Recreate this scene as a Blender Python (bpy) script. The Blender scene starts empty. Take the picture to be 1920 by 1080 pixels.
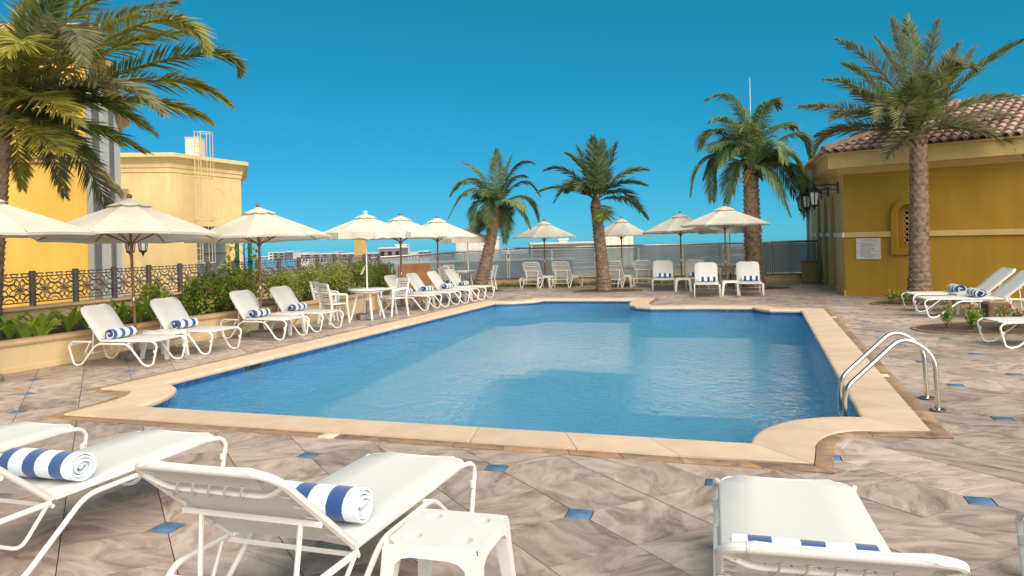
import bpy, math, random
from mathutils import Vector, Matrix
from mathutils.geometry import delaunay_2d_cdt

# ------------------------------------------------------------------ camera, world, sun, exposure
scene = bpy.context.scene
col = scene.collection
R = math.radians
FPX, PX0, PY0, CAMH, ROLL = 1440.0, 960.0, 448.0, 1.8, R(1.3)

cam_d = bpy.data.cameras.new('camera')
cam = bpy.data.objects.new('camera', cam_d)
col.objects.link(cam)
cam.location = (0, 0, CAMH)
cam.rotation_euler = (R(90), ROLL, 0)
cam_d.sensor_width = 36
cam_d.lens = FPX / 1920 * 36
cam_d.shift_y = -(540 - PY0) / 1920
cam_d.clip_end = 4000
scene.camera = cam

SUN_EL = R(40)
SUN_D = Vector((-0.50, 0.87, 0)).normalized()      # horizontal travel direction of the light
world = bpy.data.worlds.new('World')
scene.world = world
world.use_nodes = True
wn, wl = world.node_tree.nodes, world.node_tree.links
sky = wn.new('ShaderNodeTexSky')
sky.sky_type = 'NISHITA'
sky.sun_disc = False
sky.sun_elevation = SUN_EL
sky.sun_rotation = math.atan2(-SUN_D.x, -SUN_D.y)
sky.air_density = 1.0
sky.dust_density = 0.0
sky.altitude = 3000
sky.ozone_density = 1.0
bg = wn['Background']
sep = wn.new('ShaderNodeSeparateColor'); comb = wn.new('ShaderNodeCombineColor')
wl.new(sky.outputs['Color'], sep.inputs[0])
for ch, (pw, k) in {'Red': (1.22, .118), 'Green': (.52, .500), 'Blue': (.70, .775)}.items():   # even colour grade of the whole sky
    m0 = wn.new('ShaderNodeMath'); m0.operation = 'MULTIPLY'; m0.inputs[1].default_value = .0891
    m1 = wn.new('ShaderNodeMath'); m1.operation = 'POWER'; m1.inputs[1].default_value = pw
    m2 = wn.new('ShaderNodeMath'); m2.operation = 'MULTIPLY'; m2.inputs[1].default_value = k * 6.17
    wl.new(sep.outputs[ch], m0.inputs[0]); wl.new(m0.outputs[0], m1.inputs[0]); wl.new(m1.outputs[0], m2.inputs[0]); wl.new(m2.outputs[0], comb.inputs[ch])
wl.new(comb.outputs[0], bg.inputs['Color'])
bg.inputs['Strength'].default_value = 0.1

sun_d = bpy.data.lights.new('sun', 'SUN')
sun_d.energy = 4.0
sun_d.angle = R(85)
sun_d.color = (1.0, 0.855, 0.70)
sun = bpy.data.objects.new('sun', sun_d)
col.objects.link(sun)
sdir = Vector((SUN_D.x * math.cos(SUN_EL), SUN_D.y * math.cos(SUN_EL), -math.sin(SUN_EL)))
sun.rotation_euler = sdir.to_track_quat('-Z', 'Y').to_euler()
sun.location = (0, -20, 30)

scene.view_settings.view_transform = 'Standard'
scene.view_settings.look = 'None'
scene.view_settings.gamma = 1.0
scene.view_settings.exposure = 0.88
scene.view_settings.use_curve_mapping = False
scene.render.engine = 'CYCLES'
scene.cycles.use_denoising = True
scene.cycles.max_bounces = 10
scene.cycles.caustics_refractive = True
scene.cycles.caustics_reflective = False
scene.cycles.transparent_max_bounces = 16

# ------------------------------------------------------------------ pixel -> place
def un(px, py):
    dx, dy = px - PX0, py - PY0
    c, s = math.cos(ROLL), math.sin(ROLL)
    return dx * c - dy * s, dx * s + dy * c
def G(px, py, z=0.0):
    x, y = un(px, py); t = (CAMH - z) / y
    return Vector((x * t, FPX * t, z))
def A(px, py, Y):
    x, y = un(px, py)
    return Vector((x * Y / FPX, Y, CAMH - y * Y / FPX))
def project(p):
    x, y = p[0] * FPX / p[1], (CAMH - p[2]) * FPX / p[1]
    c, s = math.cos(ROLL), math.sin(ROLL)
    return PX0 + x * c + y * s, PY0 - x * s + y * c
TH = R(18.6)
UA = Vector((math.cos(TH), -math.sin(TH), 0)); VA = Vector((math.sin(TH), math.cos(TH), 0))
def UV(u, v, z=0.0):
    return UA * u + VA * v + Vector((0, 0, z))

# ------------------------------------------------------------------ mesh helpers
class MB:
    def __init__(s): s.v = []; s.f = []
    def add(s, verts, faces):
        b = len(s.v); s.v += [tuple(p) for p in verts]; s.f += [tuple(i + b for i in f) for f in faces]
        return s
    def box(s, c, d, rot=None, bev=0.0):
        hx, hy, hz = d[0] / 2, d[1] / 2, d[2] / 2
        if bev <= 0:
            vs = [Vector((x, y, z)) for z in (-hz, hz) for y in (-hy, hy) for x in (-hx, hx)]
            fs = [(0, 2, 3, 1), (4, 5, 7, 6), (0, 1, 5, 4), (2, 6, 7, 3), (0, 4, 6, 2), (1, 3, 7, 5)]
        else:
            b = bev; vs = []; fs = []
            rings = [(-hz, b), (-hz + b, 0), (hz - b, 0), (hz, b)]
            for z, i in rings:
                x, y = hx - i, hy - i
                vs += [Vector(p) for p in ((-x + b, -y, z), (x - b, -y, z), (x, -y + b, z), (x, y - b, z),
                                           (x - b, y, z), (-x + b, y, z), (-x, y - b, z), (-x, -y + b, z))]
            for k in range(3):
                for i in range(8):
                    j = (i + 1) % 8
                    fs.append((k * 8 + i, k * 8 + j, k * 8 + 8 + j, k * 8 + 8 + i))
            fs += [tuple(range(7, -1, -1)), tuple(range(24, 32))]
        m = rot if rot is not None else Matrix.Identity(3)
        c = Vector(c)
        return s.add([m @ p + c for p in vs], fs)
    def tube(s, path, r, seg=8, closed=False, cap=True, flat=1.0):
        P = [Vector(p) for p in path]
        n = len(P)
        rs = r if isinstance(r, (list, tuple)) else [r] * n
        T = []
        for i in range(n):
            a = P[i - 1] if (i > 0 or closed) else P[i]
            b = P[(i + 1) % n] if (i < n - 1 or closed) else P[i]
            t = (b - a); T.append(t.normalized() if t.length > 1e-9 else Vector((0, 0, 1)))
        up = Vector((0, 0, 1)) if abs(T[0].z) < .9 else Vector((1, 0, 0))
        N = (up - T[0] * up.dot(T[0])).normalized()
        vs = []; fs = []
        for i in range(n):
            if i:
                N = N - T[i] * N.dot(T[i]); N.normalize()
            B = T[i].cross(N)
            for k in range(seg):
                a = 2 * math.pi * k / seg
                vs.append(P[i] + (N * math.cos(a) * flat + B * math.sin(a)) * rs[i])
        m = n if closed else n - 1
        for i in range(m):
            j = (i + 1) % n
            for k in range(seg):
                l = (k + 1) % seg
                fs.append((i * seg + k, i * seg + l, j * seg + l, j * seg + k))
        if cap and not closed:
            fs.append(tuple(range(seg - 1, -1, -1))); fs.append(tuple(range((n - 1) * seg, n * seg)))
        return s.add(vs, fs)
    def lathe(s, prof, seg=16, c=(0, 0, 0), rot=None, caps=True):
        vs = []; fs = []
        m = rot if rot is not None else Matrix.Identity(3); c = Vector(c)
        for r, z in prof:
            for k in range(seg):
                a = 2 * math.pi * k / seg
                vs.append(m @ Vector((r * math.cos(a), r * math.sin(a), z)) + c)
        for i in range(len(prof) - 1):
            for k in range(seg):
                l = (k + 1) % seg
                fs.append((i * seg + k, i * seg + l, (i + 1) * seg + l, (i + 1) * seg + k))
        if caps: fs.append(tuple(range(seg - 1, -1, -1))); fs.append(tuple(range((len(prof) - 1) * seg, len(prof) * seg)))
        return s.add(vs, fs)
    def panel(s, outer, holes, to3d, t):
        """flat sheet with holes; outer/holes are 2D loops, to3d(x, y, depth) places them, t = thickness"""
        tris, pts = cdt(outer, holes)
        n = len(pts)
        vs = [to3d(p[0], p[1], 0) for p in pts] + [to3d(p[0], p[1], t) for p in pts]
        fs = [tuple(f) for f in tris] + [tuple(i + n for i in reversed(f)) for f in tris]
        cnt = {}
        for f in tris:
            for i in range(3):
                e = (f[i], f[(i + 1) % 3]); cnt[tuple(sorted(e))] = cnt.get(tuple(sorted(e)), []) + [e]
        for k, e in cnt.items():
            if len(e) == 1:
                a, b = e[0]; fs.append((b, a, a + n, b + n))
        return s.add(vs, fs)
    def mesh(s, name, smooth=True, ang=40):
        me = bpy.data.meshes.new(name)
        me.from_pydata(s.v, [], s.f); me.update()
        if smooth:
            me.polygons.foreach_set('use_smooth', [True] * len(me.polygons))
            me.set_sharp_from_angle(angle=R(ang))
        return me
    def build(s, name, mat, parent=None, smooth=True, ang=40):
        return place(name, s.mesh(name, smooth, ang), mat, parent)

def place(name, me, mat, parent=None):
    o = bpy.data.objects.new(name, me)
    if mat is not None and not me.materials: me.materials.append(mat)
    col.objects.link(o)
    if parent is not None: o.parent = parent
    return o
def inside(p, poly):
    x, y = p[0], p[1]; r = False; n = len(poly); j = n - 1
    for i in range(n):
        xi, yi = poly[i][0], poly[i][1]; xj, yj = poly[j][0], poly[j][1]
        if (yi > y) != (yj > y) and x < (xj - xi) * (y - yi) / (yj - yi) + xi: r = not r
        j = i
    return r
def cdt(outer, holes):
    vs = []; es = []
    for lp in [outer] + list(holes):
        b = len(vs); n = len(lp)
        vs += [Vector((p[0], p[1])) for p in lp]
        es += [(b + i, b + (i + 1) % n) for i in range(n)]
    ov, oe, of, *_ = delaunay_2d_cdt(vs, es, [], 0, 1e-5)
    keep = []
    for f in of:
        c = sum((ov[i] for i in f), Vector((0, 0))) / len(f)
        if inside(c, outer) and not any(inside(c, h) for h in holes):
            keep.append(tuple(f))
    # orientation up
    out = []
    for f in keep:
        a, b, c = (ov[i] for i in f[:3])
        out.append(f if (b - a).cross(c - a) > 0 else tuple(reversed(f)))
    return out, ov
def fillet(pts, rad, n=5):
    P = [Vector(p) for p in pts]; out = [P[0]]
    for i in range(1, len(P) - 1):
        a, b, c = P[i - 1], P[i], P[i + 1]
        r = rad[i] if isinstance(rad, (list, tuple)) else rad
        d1, d2 = (a - b), (c - b)
        k = min(r, d1.length * .48, d2.length * .48)
        p, q = b + d1.normalized() * k, b + d2.normalized() * k
        for j in range(n + 1):
            t = j / n
            out.append(p * (1 - t) ** 2 + b * 2 * t * (1 - t) + q * t * t)
    out.append(P[-1]); return out
def tag(o, label=None, cat=None, group=None, kind=None):
    if label: o['label'] = label
    if cat: o['category'] = cat
    if group: o['group'] = group
    if kind: o['kind'] = kind
    return o
def thing(name, loc, rz=0.0, label=None, cat=None, group=None):
    o = bpy.data.objects.new(name, None); col.objects.link(o)
    o.location = loc; o.rotation_euler = (0, 0, rz); o.empty_display_size = .2
    return tag(o, label, cat, group)
def copy_tree(o, parent=None):
    c = o.copy(); col.objects.link(c); c.parent = parent
    for ch in KIDS.get(o.name, list(o.children)): copy_tree(ch, c)
    return c
KIDS = {}
def rotz(a): return Matrix.Rotation(a, 3, 'Z')

# ------------------------------------------------------------------ materials
MATS = {}
def ramp(nt, fac, stops):
    r = nt.nodes.new('ShaderNodeValToRGB')
    e = r.color_ramp.elements
    while len(e) < len(stops): e.new(0.5)
    for i, (p, c) in enumerate(stops):
        e[i].position = p; e[i].color = (*c, 1)
    nt.links.new(fac, r.inputs['Fac']); return r.outputs['Color']
def mat(name, c, rough=.6, c2=None, scale=8.0, spec=.35, metal=0.0, bump=0.0, bscale=60.0, objvar=0.0, trans=0.0, coat=0.0, detail=4, streak=0.0):
    if name in MATS: return MATS[name]
    m = bpy.data.materials.new(name); m.use_nodes = True
    nt = m.node_tree; p = nt.nodes['Principled BSDF']; L = nt.links
    p.inputs['Roughness'].default_value = rough; p.inputs['Metallic'].default_value = metal
    p.inputs['Specular IOR Level'].default_value = spec
    if coat: p.inputs['Coat Weight'].default_value = coat
    tc = nt.nodes.new('ShaderNodeTexCoord')
    if c2 is None: c2 = tuple(x * .86 for x in c)
    nz = nt.nodes.new('ShaderNodeTexNoise'); nz.inputs['Scale'].default_value = scale; nz.inputs['Detail'].default_value = detail
    L.new(tc.outputs['Object'], nz.inputs['Vector'])
    colr = ramp(nt, nz.outputs['Fac'], [(.32, c2), (.62, c)])
    if streak:
        mp = nt.nodes.new('ShaderNodeMapping'); mp.inputs['Scale'].default_value = (2.2, 2.2, .28); L.new(tc.outputs['Object'], mp.inputs['Vector'])
        ns = nt.nodes.new('ShaderNodeTexNoise'); ns.inputs['Scale'].default_value = 1.6; ns.inputs['Detail'].default_value = 6; L.new(mp.outputs[0], ns.inputs['Vector'])
        n2 = nt.nodes.new('ShaderNodeTexNoise'); n2.inputs['Scale'].default_value = .45; n2.inputs['Detail'].default_value = 5; L.new(tc.outputs['Object'], n2.inputs['Vector'])
        av = nt.nodes.new('ShaderNodeMath'); av.operation = 'ADD'; L.new(ns.outputs['Fac'], av.inputs[0]); L.new(n2.outputs['Fac'], av.inputs[1])
        m3 = nt.nodes.new('ShaderNodeMapRange'); m3.inputs['From Min'].default_value = .75; m3.inputs['From Max'].default_value = 1.25; m3.inputs['To Min'].default_value = 1 - streak; m3.inputs['To Max'].default_value = 1.06
        L.new(av.outputs[0], m3.inputs['Value']); h3 = nt.nodes.new('ShaderNodeHueSaturation'); L.new(colr, h3.inputs['Color']); L.new(m3.outputs[0], h3.inputs['Value']); colr = h3.outputs['Color']
    if objvar:
        oi = nt.nodes.new('ShaderNodeObjectInfo'); hs = nt.nodes.new('ShaderNodeHueSaturation')
        mr = nt.nodes.new('ShaderNodeMapRange'); mr.inputs['To Min'].default_value = 1 - objvar; mr.inputs['To Max'].default_value = 1 + objvar
        L.new(oi.outputs['Random'], mr.inputs['Value']); L.new(mr.outputs['Result'], hs.inputs['Value'])
        L.new(colr, hs.inputs['Color']); colr = hs.outputs['Color']
    L.new(colr, p.inputs['Base Color'])
    if bump:
        nb = nt.nodes.new('ShaderNodeTexNoise'); nb.inputs['Scale'].default_value = bscale; nb.inputs['Detail'].default_value = 5
        L.new(tc.outputs['Object'], nb.inputs['Vector'])
        bp = nt.nodes.new('ShaderNodeBump'); bp.inputs['Strength'].default_value = bump; bp.inputs['Distance'].default_value = .02
        L.new(nb.outputs['Fac'], bp.inputs['Height']); L.new(bp.outputs['Normal'], p.inputs['Normal'])
    if trans:
        tr = nt.nodes.new('ShaderNodeBsdfTranslucent'); mx = nt.nodes.new('ShaderNodeMixShader')
        mx.inputs['Fac'].default_value = trans; L.new(colr, tr.inputs['Color'])
        out = nt.nodes['Material Output']
        L.new(p.outputs['BSDF'], mx.inputs[1]); L.new(tr.outputs['BSDF'], mx.inputs[2]); L.new(mx.outputs['Shader'], out.inputs['Surface'])
    MATS[name] = m; return m

def stone_mat(name, stops, stretch=(1.0, 3.2), sc=1.6, bump=.35, island=True):
    m = bpy.data.materials.new(name); m.use_nodes = True
    nt = m.node_tree; p = nt.nodes['Principled BSDF']; L = nt.links
    N = nt.nodes.new
    ge = N('ShaderNodeNewGeometry'); oi = N('ShaderNodeObjectInfo')
    add = N('ShaderNodeMath'); add.operation = 'ADD'
    L.new(oi.outputs['Random'], add.inputs[0]); L.new(ge.outputs['Random Per Island'], add.inputs[1])
    fr = N('ShaderNodeMath'); fr.operation = 'FRACT'; L.new(add.outputs[0], fr.inputs[0])
    ang = N('ShaderNodeMath'); ang.operation = 'MULTIPLY'; ang.inputs[1].default_value = 6.283; L.new(fr.outputs[0], ang.inputs[0])
    vr = N('ShaderNodeVectorRotate'); vr.rotation_type = 'Z_AXIS'
    L.new(ge.outputs['Position'], vr.inputs['Vector']); L.new(ang.outputs[0], vr.inputs['Angle'])
    mp = N('ShaderNodeMapping'); mp.inputs['Scale'].default_value = (stretch[0], stretch[1], 1)
    L.new(vr.outputs['Vector'], mp.inputs['Vector'])
    off = N('ShaderNodeVectorMath'); off.operation = 'ADD'
    cx = N('ShaderNodeCombineXYZ'); ml = N('ShaderNodeMath'); ml.operation = 'MULTIPLY'; ml.inputs[1].default_value = 37.0
    L.new(fr.outputs[0], ml.inputs[0]); L.new(ml.outputs[0], cx.inputs['Z']); L.new(ml.outputs[0], cx.inputs['X'])
    L.new(mp.outputs['Vector'], off.inputs[0]); L.new(cx.outputs[0], off.inputs[1])
    n1 = N('ShaderNodeTexNoise'); n1.inputs['Scale'].default_value = sc; n1.inputs['Detail'].default_value = 7
    n1.inputs['Roughness'].default_value = .58; n1.inputs['Distortion'].default_value = 1.1
    L.new(off.outputs[0], n1.inputs['Vector'])
    c = ramp(nt, n1.outputs['Fac'], stops)
    n2 = N('ShaderNodeTexNoise'); n2.inputs['Scale'].default_value = 90; n2.inputs['Detail'].default_value = 3
    L.new(ge.outputs['Position'], n2.inputs['Vector'])
    n3 = N('ShaderNodeTexNoise'); n3.inputs['Scale'].default_value = .5; n3.inputs['Detail'].default_value = 3
    L.new(ge.outputs['Position'], n3.inputs['Vector'])
    hs = N('ShaderNodeHueSaturation'); L.new(c, hs.inputs['Color'])
    mr = N('ShaderNodeMapRange'); mr.inputs['To Min'].default_value = .80; mr.inputs['To Max'].default_value = 1.12
    L.new(fr.outputs[0], mr.inputs['Value'])
    mr2 = N('ShaderNodeMapRange'); mr2.inputs['From Min'].default_value = .3; mr2.inputs['From Max'].default_value = .7
    mr2.inputs['To Min'].default_value = .86; mr2.inputs['To Max'].default_value = 1.12
    L.new(n3.outputs['Fac'], mr2.inputs['Value'])
    mu = N('ShaderNodeMath'); mu.operation = 'MULTIPLY'; L.new(mr.outputs[0], mu.inputs[0]); L.new(mr2.outputs[0], mu.inputs[1])
    mr3 = N('ShaderNodeMapRange'); mr3.inputs['From Min'].default_value = .3; mr3.inputs['From Max'].default_value = .7
    mr3.inputs['To Min'].default_value = .92; mr3.inputs['To Max'].default_value = 1.08
    L.new(n2.outputs['Fac'], mr3.inputs['Value'])
    mu2 = N('ShaderNodeMath'); mu2.operation = 'MULTIPLY'; L.new(mu.outputs[0], mu2.inputs[0]); L.new(mr3.outputs[0], mu2.inputs[1])
    L.new(mu2.outputs[0], hs.inputs['Value'])
    L.new(hs.outputs['Color'], p.inputs['Base Color'])
    bp = N('ShaderNodeBump'); bp.inputs['Strength'].default_value = bump; bp.inputs['Distance'].default_value = .03
    L.new(n1.outputs['Fac'], bp.inputs['Height']); L.new(bp.outputs['Normal'], p.inputs['Normal'])
    p.inputs['Roughness'].default_value = .62; p.inputs['Specular IOR Level'].default_value = .35
    MATS[name] = m; return m

M_slab = stone_mat('stamped_stone', [(.30, (.20, .15, .125)), (.42, (.32, .25, .21)), (.54, (.42, .34, .285)), (.70, (.52, .43, .36))], stretch=(1.0, 2.2), sc=2.5, bump=.6)
M_slate = stone_mat('slate_border', [(.32, (.16, .12, .10)), (.45, (.30, .20, .14)), (.56, (.36, .22, .11)), (.70, (.42, .32, .24))], sc=2.6, stretch=(1.4, 1.4))
M_cope = mat('sandstone', (.66, .50, .36), .65, (.58, .43, .305), 3.0, bump=.12, bscale=90, objvar=.05)
M_grout = mat('grout', (.24, .16, .095), .9, (.13, .09, .06), 3)
M_blue = mat('blue_slate', (.10, .19, .33), .5, (.06, .12, .22), 7, bump=.25, bscale=25, objvar=.16)
M_pale = mat('pale_inlay', (.75, .63, .42), .6)
M_white = mat('white_enamel', (.82, .80, .74), .32, (.78, .76, .70), 5, spec=.5)
M_sling = mat('white_mesh_sling', (.80, .795, .77), .75, (.74, .735, .71), 140, bump=.06, bscale=420, trans=.22)
M_plastic = mat('white_plastic', (.73, .72, .69), .38, (.70, .69, .66), 6, spec=.5)
M_lace = mat('lacing_cord', (.60, .55, .46), .6)
M_canvas = mat('cream_canvas', (.82, .775, .66), .85, (.75, .70, .58), 1.6, bump=.05, bscale=300, trans=.28, streak=.10)
M_wood = mat('umbrella_wood', (.24, .105, .045), .45, (.14, .06, .025), 14, spec=.4)
M_conc = mat('grey_concrete', (.24, .22, .20), .8, (.16, .145, .13), 9, bump=.2)
M_chrome = mat('brushed_steel', (.62, .58, .52), .22, (.55, .51, .46), 4, metal=1.0)
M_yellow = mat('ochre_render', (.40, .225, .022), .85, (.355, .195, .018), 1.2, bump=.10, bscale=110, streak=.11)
M_ylight = mat('pale_ochre_render', (.64, .44, .17), .8, (.58, .39, .145), 1.5, bump=.08, bscale=110, streak=.11)
M_cream = mat('cream_render', (.80, .585, .28), .8, (.74, .53, .24), 1.3, bump=.08, bscale=110, streak=.10)
M_warmy = mat('golden_render', (.82, .50, .10), .8, (.75, .44, .08), 1.3, bump=.08, bscale=110, streak=.10)
M_trim = mat('white_trim', (.74, .68, .56), .7, (.67, .61, .50), 2, bump=.05)
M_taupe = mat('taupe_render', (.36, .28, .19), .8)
M_planter = mat('planter_render', (.66, .50, .28), .8, (.60, .445, .24), 1.5, bump=.10, bscale=100, streak=.10)
M_cap = mat('planter_cap', (.58, .40, .23), .7, (.50, .34, .19), 3, bump=.1)
M_soil = mat('soil', (.10, .07, .045), .95, (.05, .035, .022), 18, bump=.6, bscale=25)
M_iron = mat('dark_bronze', (.17, .145, .125), .5, (.12, .10, .088), 8, metal=.3)
M_black = mat('black_iron', (.025, .022, .02), .45)
M_dark = mat('dark_void', (.012, .011, .010), .8)
M_steelr = mat('rail_steel', (.42, .38, .34), .35, metal=.8)
M_ply = mat('plywood', (.50, .25, .10), .7, (.40, .18, .065), 3.5, bump=.08)
M_roof = mat('clay_tile', (.38, .255, .20), .8, (.25, .165, .135), 4, bump=.15, objvar=.25)
M_leafd = mat('palm_leaf_dark', (.22, .26, .07), .5, (.13, .165, .045), 5, trans=.4, objvar=.2)
M_leafb = mat('palm_leaf_bluegreen', (.13, .185, .075), .5, (.07, .11, .045), 5, trans=.35, objvar=.2)
M_pil = mat('pilaster_white', (.86, .82, .72), .7, (.80, .76, .66), 2, bump=.05)
M_leafy = mat('palm_leaf_yellow', (.40, .37, .07), .5, (.24, .25, .055), 4, trans=.45, objvar=.2)
M_leafg = mat('palm_leaf_green', (.25, .36, .17), .5, (.15, .24, .11), 5, trans=.4, objvar=.2)
M_leafo = mat('palm_leaf_olive', (.29, .28, .14), .55, (.18, .18, .085), 5, trans=.4, objvar=.2)
M_trunk = mat('palm_trunk', (.30, .215, .145), .9, (.16, .105, .07), 9, bump=.5, bscale=40, objvar=.1)
M_trunkd = mat('palm_trunk_fibre', (.13, .075, .045), .95, (.07, .04, .025), 12, bump=.6, bscale=40)
M_hedge = mat('hedge_leaf', (.30, .39, .06), .45, (.16, .23, .04), 3, trans=.3, objvar=.2)
M_hedgey = mat('hedge_leaf_lime', (.40, .43, .075), .45, (.25, .30, .05), 3, trans=.3, objvar=.2)
M_lily = mat('lily_leaf', (.34, .48, .055), .4, (.20, .32, .04), 3, trans=.35, objvar=.15)
M_red = mat('red_petal', (.55, .03, .03), .6)
M_pink = mat('magenta_petal', (.60, .08, .35), .6, trans=.3)
M_stem = mat('woody_stem', (.17, .11, .065), .9)
M_stake = mat('green_stake', (.02, .16, .09), .6)
M_sign = mat('sign_board', (.60, .56, .52), .5)
M_ink = mat('sign_ink', (.22, .21, .20), .7)
M_grey = mat('grey_cladding', (.20, .20, .21), .7, (.16, .16, .17), 2)
M_wgrey = mat('white_cladding', (.62, .61, .58), .7, (.55, .54, .51), 2)
M_slat = mat('grey_louvre', (.30, .30, .30), .5, metal=.3)
M_ladder = mat('ladder_yellow', (.74, .53, .24), .6)
M_lampg = mat('lantern_glass', (.62, .66, .64), .25)
M_bin = mat('tan_box', (.36, .235, .12), .7, (.30, .19, .095), 4, bump=.1)

def glass_mat(name, tint, fres=1.0, rough=.02):
    m = bpy.data.materials.new(name); m.use_nodes = True
    nt = m.node_tree; nt.nodes.remove(nt.nodes['Principled BSDF']); L = nt.links
    t = nt.nodes.new('ShaderNodeBsdfTransparent'); t.inputs['Color'].default_value = (*tint, 1)
    g = nt.nodes.new('ShaderNodeBsdfGlossy'); g.inputs['Roughness'].default_value = rough
    f = nt.nodes.new('ShaderNodeFresnel'); f.inputs['IOR'].default_value = 1.45
    mu = nt.nodes.new('ShaderNodeMath'); mu.operation = 'MULTIPLY'; mu.inputs[1].default_value = fres
    L.new(f.outputs[0], mu.inputs[0])
    df = nt.nodes.new('ShaderNodeBsdfDiffuse'); df.inputs['Color'].default_value = (.46, .53, .57, 1)
    m0 = nt.nodes.new('ShaderNodeMixShader'); m0.inputs['Fac'].default_value = .36; L.new(t.outputs[0], m0.inputs[1]); L.new(df.outputs[0], m0.inputs[2])
    mx = nt.nodes.new('ShaderNodeMixShader'); L.new(mu.outputs[0], mx.inputs['Fac'])
    L.new(m0.outputs[0], mx.inputs[1]); L.new(g.outputs[0], mx.inputs[2])
    L.new(mx.outputs[0], nt.nodes['Material Output'].inputs['Surface'])
    MATS[name] = m; return m
M_glass = glass_mat('balustrade_glass', (.72, .80, .84), 1.6)

def towel_mat():
    m = bpy.data.materials.new('striped_towel'); m.use_nodes = True
    nt = m.node_tree; p = nt.nodes['Principled BSDF']; L = nt.links
    tc = nt.nodes.new('ShaderNodeTexCoord'); sx = nt.nodes.new('ShaderNodeSeparateXYZ'); L.new(tc.outputs['Object'], sx.inputs[0])
    nz = nt.nodes.new('ShaderNodeTexNoise'); nz.inputs['Scale'].default_value = 260
    L.new(tc.outputs['Object'], nz.inputs['Vector'])
    ad = nt.nodes.new('ShaderNodeMath'); ad.operation = 'MULTIPLY_ADD'; ad.inputs[1].default_value = .01
    L.new(nz.outputs['Fac'], ad.inputs[0]); L.new(sx.outputs['Y'], ad.inputs[2])
    md = nt.nodes.new('ShaderNodeMath'); md.operation = 'MULTIPLY_ADD'; md.inputs[1].default_value = 1 / .165; md.inputs[2].default_value = 10.38
    L.new(ad.outputs[0], md.inputs[0])
    fr = nt.nodes.new('ShaderNodeMath'); fr.operation = 'FRACT'; L.new(md.outputs[0], fr.inputs[0])
    r = nt.nodes.new('ShaderNodeValToRGB'); r.color_ramp.interpolation = 'CONSTANT'
    r.color_ramp.elements[0].color = (.008, .058, .22, 1); r.color_ramp.elements[1].position = .46; r.color_ramp.elements[1].color = (.70, .80, .86, 1)
    L.new(fr.outputs[0], r.inputs['Fac']); L.new(r.outputs['Color'], p.inputs['Base Color'])
    p.inputs['Roughness'].default_value = .95; p.inputs['Sheen Weight'].default_value = .4
    bp = nt.nodes.new('ShaderNodeBump'); bp.inputs['Strength'].default_value = .5; bp.inputs['Distance'].default_value = .006
    L.new(nz.outputs['Fac'], bp.inputs['Height']); L.new(bp.outputs['Normal'], p.inputs['Normal'])
    return m
M_towel = towel_mat()

def water_mat():
    m = bpy.data.materials.new('pool_water'); m.use_nodes = True
    nt = m.node_tree; nt.nodes.remove(nt.nodes['Principled BSDF']); L = nt.links; N = nt.nodes.new
    ge = N('ShaderNodeNewGeometry')
    mp = N('ShaderNodeMapping'); mp.inputs['Scale'].default_value = (1, .8, 1)
    L.new(ge.outputs['Position'], mp.inputs['Vector'])
    h = None
    for sc, dist, w in ((1.6, .8, .5), (6.5, 1.4, .55), (16.0, 1.2, .36)):
        n = N('ShaderNodeTexNoise'); n.inputs['Scale'].default_value = sc; n.inputs['Detail'].default_value = 2.0; n.inputs['Distortion'].default_value = dist
        L.new(mp.outputs[0], n.inputs['Vector'])
        k = N('ShaderNodeMath'); k.operation = 'MULTIPLY_ADD'; k.inputs[1].default_value = w
        L.new(n.outputs['Fac'], k.inputs[0])
        if h is not None: L.new(h, k.inputs[2])
        else: k.inputs[2].default_value = 0
        h = k.outputs[0]
    bp = N('ShaderNodeBump'); bp.inputs['Strength'].default_value = 1.0; bp.inputs['Distance'].default_value = .06
    L.new(h, bp.inputs['Height'])
    g = N('ShaderNodeBsdfGlass'); g.inputs['IOR'].default_value = 1.33; g.inputs['Roughness'].default_value = .0
    g.inputs['Color'].default_value = (.90, .98, 1.0, 1)
    L.new(bp.outputs['Normal'], g.inputs['Normal'])
    L.new(g.outputs[0], nt.nodes['Material Output'].inputs['Surface'])
    return m
M_water = water_mat()

def mosaic_mat(name, c1, c2, c3, size):
    m = bpy.data.materials.new(name); m.use_nodes = True
    nt = m.node_tree; p = nt.nodes['Principled BSDF']; L = nt.links; N = nt.nodes.new
    ge = N('ShaderNodeNewGeometry')
    sep = N('ShaderNodeSeparateXYZ'); L.new(ge.outputs['Position'], sep.inputs[0])
    vr = N('ShaderNodeVectorRotate'); vr.rotation_type = 'Z_AXIS'; vr.inputs['Angle'].default_value = TH
    L.new(ge.outputs['Position'], vr.inputs['Vector'])
    s2 = N('ShaderNodeSeparateXYZ'); L.new(vr.outputs[0], s2.inputs[0])
    ad = N('ShaderNodeMath'); ad.operation = 'ADD'; L.new(s2.outputs['X'], ad.inputs[0]); L.new(s2.outputs['Y'], ad.inputs[1])
    ad2 = N('ShaderNodeMath'); ad2.operation = 'ADD'; L.new(s2.outputs['Y'], ad2.inputs[0]); L.new(s2.outputs['Z'], ad2.inputs[1])
    cx = N('ShaderNodeCombineXYZ'); L.new(ad.outputs[0], cx.inputs['X']); L.new(s2.outputs['Z'], cx.inputs['Y'])
    br = N('ShaderNodeTexBrick'); br.offset = 0; br.inputs['Scale'].default_value = 1 / size
    br.inputs['Brick Width'].default_value = 1; br.inputs['Row Height'].default_value = 1; br.inputs['Mortar Size'].default_value = .06
    br.inputs['Color1'].default_value = (*c1, 1); br.inputs['Color2'].default_value = (*c2, 1); br.inputs['Mortar'].default_value = (*c3, 1)
    L.new(cx.outputs[0], br.inputs['Vector']); L.new(br.outputs['Color'], p.inputs['Base Color'])
    p.inputs['Roughness'].default_value = .2
    return m
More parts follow.
